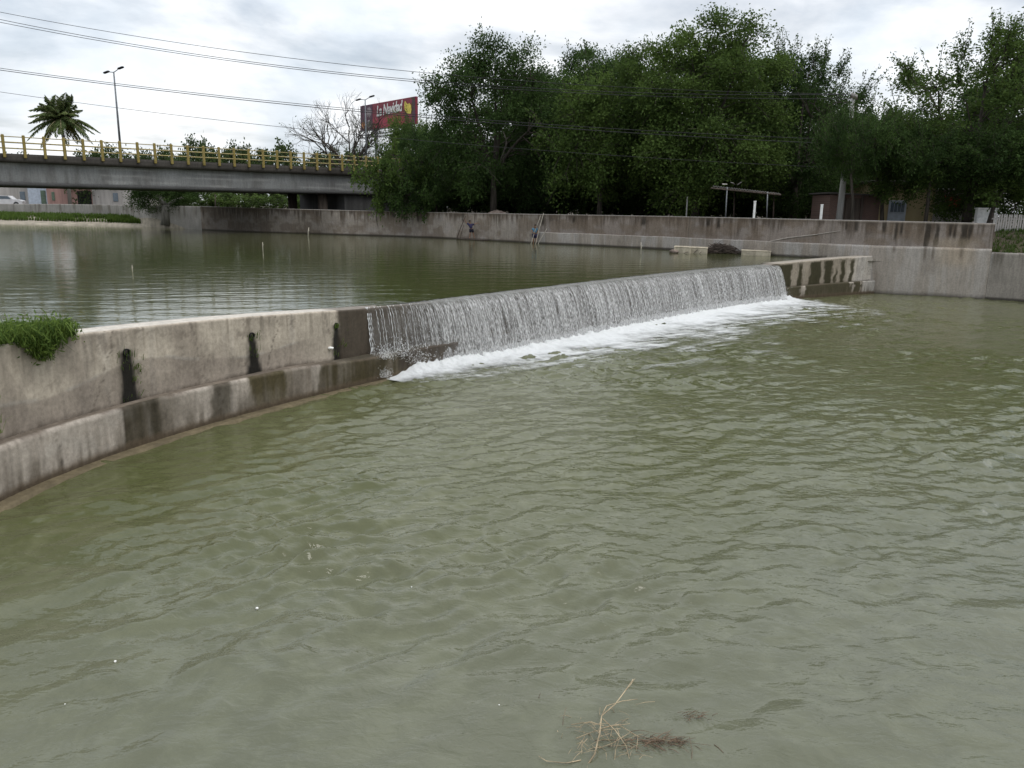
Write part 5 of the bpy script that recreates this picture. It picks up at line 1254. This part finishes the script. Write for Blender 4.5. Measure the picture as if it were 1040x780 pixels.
# ------------------------------------------------------------------ people at the wall
def skin_obj(name, V, E_, R, mat, parent, lv=2):
    me = bpy.data.meshes.new(name); me.from_pydata([tuple(v) for v in V], E_, []); me.update(); o = link(name, me, mat, parent)
    md = o.modifiers.new('Skin', 'SKIN'); sv = me.skin_vertices[0].data
    for i, r in enumerate(R): sv[i].radius = r if hasattr(r, '__len__') else (r, r); sv[i].use_root = (i == 0)
    md.use_smooth_shade = True; s = o.modifiers.new('Subsurf', 'SUBSURF'); s.levels = lv; s.render_levels = lv
    return o
def person(loc, rz, scale, J, shirt, short, label, sleeves=.5, hairmat='hair'):
    """J: joints in metres for a 1.70 m body facing -Y; keys pel, che, nec, hea, l/r sho elb wri hip kne ank toe"""
    e = empty('person', loc, label, 'person', rz=rz); e.scale = (scale,) * 3
    k = ['pel', 'abd', 'che', 'nec', 'chi', 'hea', 'cro', 'lsho', 'lelb', 'lwri', 'lhan', 'rsho', 'relb', 'rwri', 'rhan', 'lhip', 'lkne', 'lank', 'ltoe', 'rhip', 'rkne', 'rank', 'rtoe']
    J = {a: np.array(b, float) for a, b in J.items()}
    J.setdefault('abd', (J['pel'] + J['che']) / 2); J.setdefault('chi', J['nec'] * .6 + J['hea'] * .4); J.setdefault('cro', J['hea'] + (J['hea'] - J['nec']) * .62)
    for s in 'lr': J.setdefault(s + 'han', J[s + 'wri'] + unit(J[s + 'wri'] - J[s + 'elb']) * .085)
    R = dict(pel=(.15, .11), abd=(.135, .10), che=(.165, .115), nec=.055, chi=.068, hea=.088, cro=.062, lsho=.062, lelb=.043, lwri=.03, lhan=(.042, .02), lhip=.09, lkne=.058, lank=.04, ltoe=.038)
    for a in list(R):
        if a[0] == 'l': R['r' + a[1:]] = R[a]
    ix = {a: i for i, a in enumerate(k)}
    ed = [('pel', 'abd'), ('abd', 'che'), ('che', 'nec'), ('nec', 'chi'), ('chi', 'hea'), ('hea', 'cro')]
    for s in 'lr': ed += [('che', s + 'sho'), (s + 'sho', s + 'elb'), (s + 'elb', s + 'wri'), (s + 'wri', s + 'han'), ('pel', s + 'hip'), (s + 'hip', s + 'kne'), (s + 'kne', s + 'ank'), (s + 'ank', s + 'toe')]
    skin_obj('body', [J[a] for a in k], [(ix[a], ix[b]) for a, b in ed], [R[a] for a in k], MT['skin'], e)
    # fingers, nose and ears joined to the figure
    m = MB()
    for s in 'lr':
        w_ = J[s + 'han']; d = unit(J[s + 'han'] - J[s + 'wri']); sd_ = unit(np.cross(d, np.array((0, 1, .2)))); up = np.cross(sd_, d)
        for i, (o_, ln) in enumerate(((-.03, .065), (-.01, .078), (.01, .073), (.03, .058))):
            b = w_ + sd_ * o_ + d * .015; m.tube([tuple(b), tuple(b + d * ln * .55 + up * .006), tuple(b + d * ln + up * .022)], [.009, .008, .006], 6)
        b = w_ + sd_ * -.035 - d * .03; m.tube([tuple(b), tuple(b - sd_ * .022 + d * .03), tuple(b - sd_ * .026 + d * .06)], [.011, .009, .007], 6)
    h = J['hea']; m.tube([tuple(h + (0, -.08, .02)), tuple(h + (0, -.112, -.02)), tuple(h + (0, -.085, -.03))], [.008, .014, .01], 6)
    for s in (-1, 1): m.box(tuple(h + np.array((s * .088, .01, -.005))), (.02, .04, .06), bev=.008)
    m.build('hands_and_face', MT['skin'], e, True)
    m = MB()
    for s in (-1, 1): m.lathe(tuple(h + np.array((s * .034, -.083, .012))), [(.004, -.008), (.011, 0), (.004, .008)], 8)
    m.build('eyes', MT['hair'], e)
    # shirt
    sv = ['pel', 'abd', 'che', 'ntop', 'lsho', 'lsl', 'rsho', 'rsl']; Q = dict(J); Q['ntop'] = J['che'] * .45 + J['nec'] * .55
    for s in 'lr': Q[s + 'sl'] = J[s + 'sho'] * (1 - sleeves) + J[s + 'elb'] * sleeves
    Q['pel'] = J['pel'] * 1.0 + np.array((0, 0, .03))
    rr = [(.21, .16), (.19, .15), (.215, .16), .09, .10, .085, .10, .085]
    skin_obj('shirt', [Q[a] for a in sv], [(0, 1), (1, 2), (2, 3), (2, 4), (4, 5), (2, 6), (6, 7)], rr, MT[shirt], e)
    sv = ['pel', 'lhip', 'lk', 'rhip', 'rk']
    for s in 'lr': Q[s + 'k'] = J[s + 'hip'] * .22 + J[s + 'kne'] * .78
    Q['pel'] = J['pel']
    skin_obj('shorts', [Q[a] for a in sv], [(0, 1), (1, 2), (0, 3), (3, 4)], [(.20, .15), .135, .115, .135, .115], MT[short], e)
    hm = [h + np.array((0, .03, .06)), J['cro'] + np.array((0, .005, .0)), h + np.array((0, .07, -.03))]
    skin_obj('hair', hm, [(0, 1), (0, 2)], [.085, .07, .05], MT[hairmat], e)
    return e
base = dict(pel=(0, 0, .92), che=(0, 0, 1.27), nec=(0, 0, 1.44), hea=(0, -.015, 1.58), lsho=(-.18, 0, 1.36), rsho=(.18, 0, 1.36), lhip=(-.09, 0, .86), rhip=(.09, 0, .86), lkne=(-.1, -.02, .48), rkne=(.1, -.02, .48), lank=(-.1, .0, .08), rank=(.1, 0, .08), ltoe=(-.11, -.17, .04), rtoe=(.11, -.17, .04))
J1 = dict(base); J1.update(pel=(.06, 0, .92), che=(-.03, 0, 1.26), nec=(-.07, 0, 1.43), hea=(-.09, -.02, 1.57), lsho=(-.21, 0, 1.37), lelb=(-.42, -.05, 1.47), lwri=(-.52, -.08, 1.70), rsho=(.14, 0, 1.34), relb=(.38, -.06, 1.40), rwri=(.60, -.10, 1.47), lhip=(-.03, 0, .86), rhip=(.15, 0, .86), lkne=(-.05, -.05, .48), rkne=(.24, -.06, .48), lank=(-.10, 0, .09), rank=(.36, .02, .09), ltoe=(-.13, -.17, .05), rtoe=(.40, -.15, .05))
i = int(np.argmin(np.abs(wU - 482))); pz = POND + .10
pp = onz(482, 243.2, pz); sc1 = (ony(482, 224.6, pp[1])[2] - pz) / 1.70
pp2, n_ = off_wall(482.5, .45, pz)
person((pp2[0], pp2[1], pz), 0, sc1, J1, 'navy', 'black_cloth', 'child in dark purple shirt and black shorts standing with raised arms by the far wall', .9)
m = MB(); m.box((0, 0, 0), (3.2, .5, .10), bev=.02); m.box((0, 0, -.12), (2.8, .12, .15), bev=.02); o = m.build('plank_raft', MT['wood_dark']); o.location = (pp2[0] + .1, pp2[1], pz - .05); o.rotation_euler = (0, 0, math.atan2(wN[i][1], wN[i][0]) + PI / 2); tag(o, 'narrow wooden plank at the wall foot under the child with raised arms', 'plank')
J2 = dict(base); J2.update(lelb=(-.27, -.05, 1.12), lwri=(-.14, -.26, 1.05), relb=(.27, -.05, 1.12), rwri=(.14, -.26, 1.06), che=(0, -.05, 1.26), nec=(0, -.09, 1.42), hea=(0, -.14, 1.55), lkne=(-.11, -.08, .48), rkne=(.12, -.06, .48))
p3, n_ = off_wall(546.6, .40, POND - .12); sc2 = (ony(547, 228.3, p3[1])[2] - p3[2]) / 1.70
person(tuple(p3), .25, sc2, J2, 'blue', 'navy', 'person in a blue shirt and dark shorts wading at the wall foot behind pale poles', .6)
for u0, v0, u1, v1, d0, d1, r, lab, mat in ((546.5, 250, 549, 219, .9, .12, .026, 'pale bamboo pole leaning on the wall before the wading person, left one', 'bamboo'), (550.5, 250.5, 552, 216.5, .9, .12, .028, 'pale bamboo pole rising above the wall top beside the wading person', 'bamboo'), (556, 232, 551.5, 249.5, .1, .85, .02, 'short slanting bamboo pole right of the wading person', 'bamboo'), (469.5, 246, 474, 219, .8, .12, .04, 'dark wooden pole leaning on the wall left of the child with raised arms', 'wood_dark'), (472, 246, 472.5, 228, .6, .15, .03, 'shorter dark wooden pole beside the leaning one, left of the child', 'wood_dark')):
    a, _ = off_wall(u0, d0, 0); b, _ = off_wall(u1, d1, 0); a[2] = ony(u0, v0, a[1])[2]; b[2] = ony(u1, v1, b[1])[2]
    if a[2] > b[2]: a, b = b, a
    a[2] = min(a[2], POND - .2)
    m = MB(); m.tube([tuple(a * (1 - t) + b * t + np.array((.015 * math.sin(t * 9), 0, 0))) for t in np.linspace(0, 1, 8)], list(np.linspace(r, r * .7, 8)), 7); tag(m.build('leaning_pole', MT[mat], None, True), lab, 'pole', 'poles leaning on the far wall')

# ------------------------------------------------------------------ foreground twigs and litter
def twigs():
    r = np.random.RandomState(12)
    def px(u, v, z): return onz(u, v, z)
    def spray(pxs, rad, m, h0=0.0, h1=.0):
        n = len(pxs); P = [px(u, v, h) for (u, v), h in zip(pxs, np.linspace(h0, h1, n))]; m.tube([tuple(p) for p in P], list(np.linspace(rad, rad * .5, n)), 5)
    m = MB()
    spray([(596, 778), (604, 766), (609, 745), (611, 727), (625, 715), (634, 703), (643, 690)], .0075, m, -.02, .30)
    spray([(611, 727), (616, 717), (632, 712), (648, 710)], .005, m, .12, .18); spray([(634, 703), (640, 696), (645, 689)], .004, m, .2, .28)
    spray([(612, 730), (625, 742), (636, 758), (641, 778)], .005, m, .12, -.02); spray([(610, 740), (628, 736), (648, 748), (646, 764)], .0045, m, .1, .0)
    spray([(580, 736), (600, 733), (615, 738), (640, 735)], .004, m, .05, .08); spray([(585, 750), (605, 742), (630, 740)], .004, m, .03, .1)
    spray([(608, 760), (622, 755), (640, 744), (650, 749)], .004, m, .03, .05); spray([(590, 772), (575, 775), (555, 773), (547, 768)], .0045, m, .0, .02); spray([(624, 776), (625, 762), (630, 748)], .004, m, -.02, .08)
    for i in range(70):
        u = r.normal(612, 20); v = r.normal(748, 12); a = r.uniform(0, 2 * PI); L = r.uniform(6, 22); z = r.uniform(.0, .12)
        spray([(u, v), (u + L * .5 * math.cos(a), v + L * .3 * math.sin(a) - 1), (u + L * math.cos(a), v + L * .6 * math.sin(a))], r.uniform(.0015, .0032), m, z, max(0, z + r.uniform(-.04, .06)))
    tag(m.build('twig_tangle', MT['twig'], None, True), 'tangle of pale dry twigs sticking out of the water in the foreground', 'twigs')
    m = MB()
    spray([(604, 752), (640, 751), (680, 752), (722, 757)], .003, m, .02, .02)
    for i in range(80):
        u = 660 + r.normal(0, 22); v = 753 + r.normal(0, 3.0) + abs(u - 660) * .05; a = r.normal(0, .5); L = r.uniform(6, 20)
        spray([(u, v), (u + L * .5 * math.cos(a), v + L * .4 * math.sin(a) - 1.5), (u + L * math.cos(a), v + L * .7 * math.sin(a))], r.uniform(.0018, .004), m, r.uniform(0, .03), r.uniform(0, .04))
    tag(m.build('twig_mat', MT['twig_dark'], None, True), 'low reddish brown mat of wet twigs right of the pale tangle', 'twigs')
    m = MB()
    for i in range(26):
        u = 705 + r.normal(0, 7); v = 727 + r.normal(0, 2.5); a = r.normal(0, .6); L = r.uniform(4, 11); spray([(u, v), (u + L * .5, v + L * .2 * math.sin(a) - 1), (u + L * math.cos(a), v + L * .5 * math.sin(a))], r.uniform(.0015, .003), m, .0, .02)
    tag(m.build('twig_scrap', MT['twig_dark'], None, True), 'small floating scrap of twigs farther out, right of the twig mat', 'twigs')
    m = MB(); spray([(545, 722), (546, 712), (548, 706), (549, 704)], .003, m, 0, .06); spray([(571, 745), (572, 730), (575, 718)], .003, m, -.01, .08); spray([(702, 778), (703, 762), (700, 748)], .003, m, -.02, .05)
    tag(m.build('lone_stalk', MT['twig_dark'], None, True), 'thin dark stalks poking up around the foreground twig tangle', 'twigs')
twigs()
rr = np.random.RandomState(77)
for u, v, r_, lab in ((261, 617.5, .013, 'largest white speck floating on the green water, lower left'), (117, 671.5, .011, 'white speck floating in the lower left corner'), (418, 596, .006, 'tiny white speck floating left of centre'), (465, 681, .006, 'tiny white speck floating near the bottom middle'), (353, 688, .006, 'tiny white speck floating left of the twig tangle'), (507, 716, .006, 'tiny white speck floating just left of the twigs'), (66, 715, .005, 'faint white speck floating at the bottom left')):
    p = onz(u, v, .012); m = MB(); k = 9; pts = [(r_ * (1 + .35 * rr.rand()) * math.cos(2 * PI * i / k), r_ * (1 + .35 * rr.rand()) * math.sin(2 * PI * i / k)) for i in range(k)]
    V = [(x, y, 0) for x, y in pts] + [(x * .7, y * .7, r_ * .5) for x, y in pts] + [(x * .8, y * .8, -.01) for x, y in pts]
    Fc = [(i, (i + 1) % k, k + (i + 1) % k, k + i) for i in range(k)] + [((i + 1) % k, i, 2 * k + i, 2 * k + (i + 1) % k) for i in range(k)] + [tuple(range(k, 2 * k)), tuple(range(3 * k - 1, 2 * k - 1, -1))]
    m.add(V, Fc); o = m.build('floating_scrap', MT['litter']); o.location = p; tag(o, lab, 'litter', 'white specks floating on the river')
p, n_ = np.array(onz(335.5, 353.5, 1.2)), None
hs, hz = s_at(335, 353); q = Wp(np.array(hs), -.03); rock((q[0], q[1], hz), .055, 'white scrap stuck on the weir wall under the third drain pipe', 'litter', None, 'plastic_scrap', 'litter')
# weeds by the drains and along the ledge
def weeds():
    for (hs, hz), n, lab in zip(holes, (26, 18, 14), ('wispy weeds around the nearest drain pipe of the weir wall', 'wispy weeds under the middle drain pipe of the weir wall', 'sparse weeds at the drain pipe next to the falls')):
        r = np.random.RandomState(int(hz * 1000)); pts = []; dn = []
        for i in range(n):
            s = hs + r.normal(.05, .16); q = Wp(np.array(s), -.02); z = hz - abs(r.normal(.25, .25)); pts.append((q[0], q[1], max(z, float(Zled(np.array(s))) + .02))); nr = -Nn(np.array(s)); dn.append((nr[0], nr[1], 0))
        V, Q, C = blades(np.array(pts), n * 3, .08, .22, 5, .9, .006, np.array(dn)); o = link('wall_weed', mesh_np('wall_weed', V, Q, C * .8), MT['grass']); tag(o, lab, 'weed', 'weeds on the weir wall')
    r = np.random.RandomState(91); pts = []
    s0, s1 = s_of_u(-40, 1.2), s_of_u(12, 1.2)
    for i in range(60):
        s = s0 + (s1 - s0) * r.rand() ; q = Wp(np.array(s), -.03); z = .85 + r.rand() * .9; pts.append((q[0], q[1], z))
    V, Q, C = blades(np.array(pts), 260, .12, .35, 6, .9, .006, None); o = link('wall_weed', mesh_np('wall_weed', V, Q, C * .5 + .4), MT['grass']); tag(o, 'dry wispy weeds on the weir face at the left edge', 'weed', 'weeds on the weir wall')
weeds()

# ------------------------------------------------------------------ render settings
scn.view_settings.view_transform = 'Standard'; scn.view_settings.look = 'None'; scn.view_settings.exposure = .36; scn.view_settings.gamma = 1; scn.view_settings.use_curve_mapping = False
scn.render.engine = 'CYCLES'
scn.cycles.max_bounces = 6; scn.cycles.transparent_max_bounces = 24; scn.cycles.use_denoising = True
scn.cycles.caustics_reflective = False; scn.cycles.caustics_refractive = False
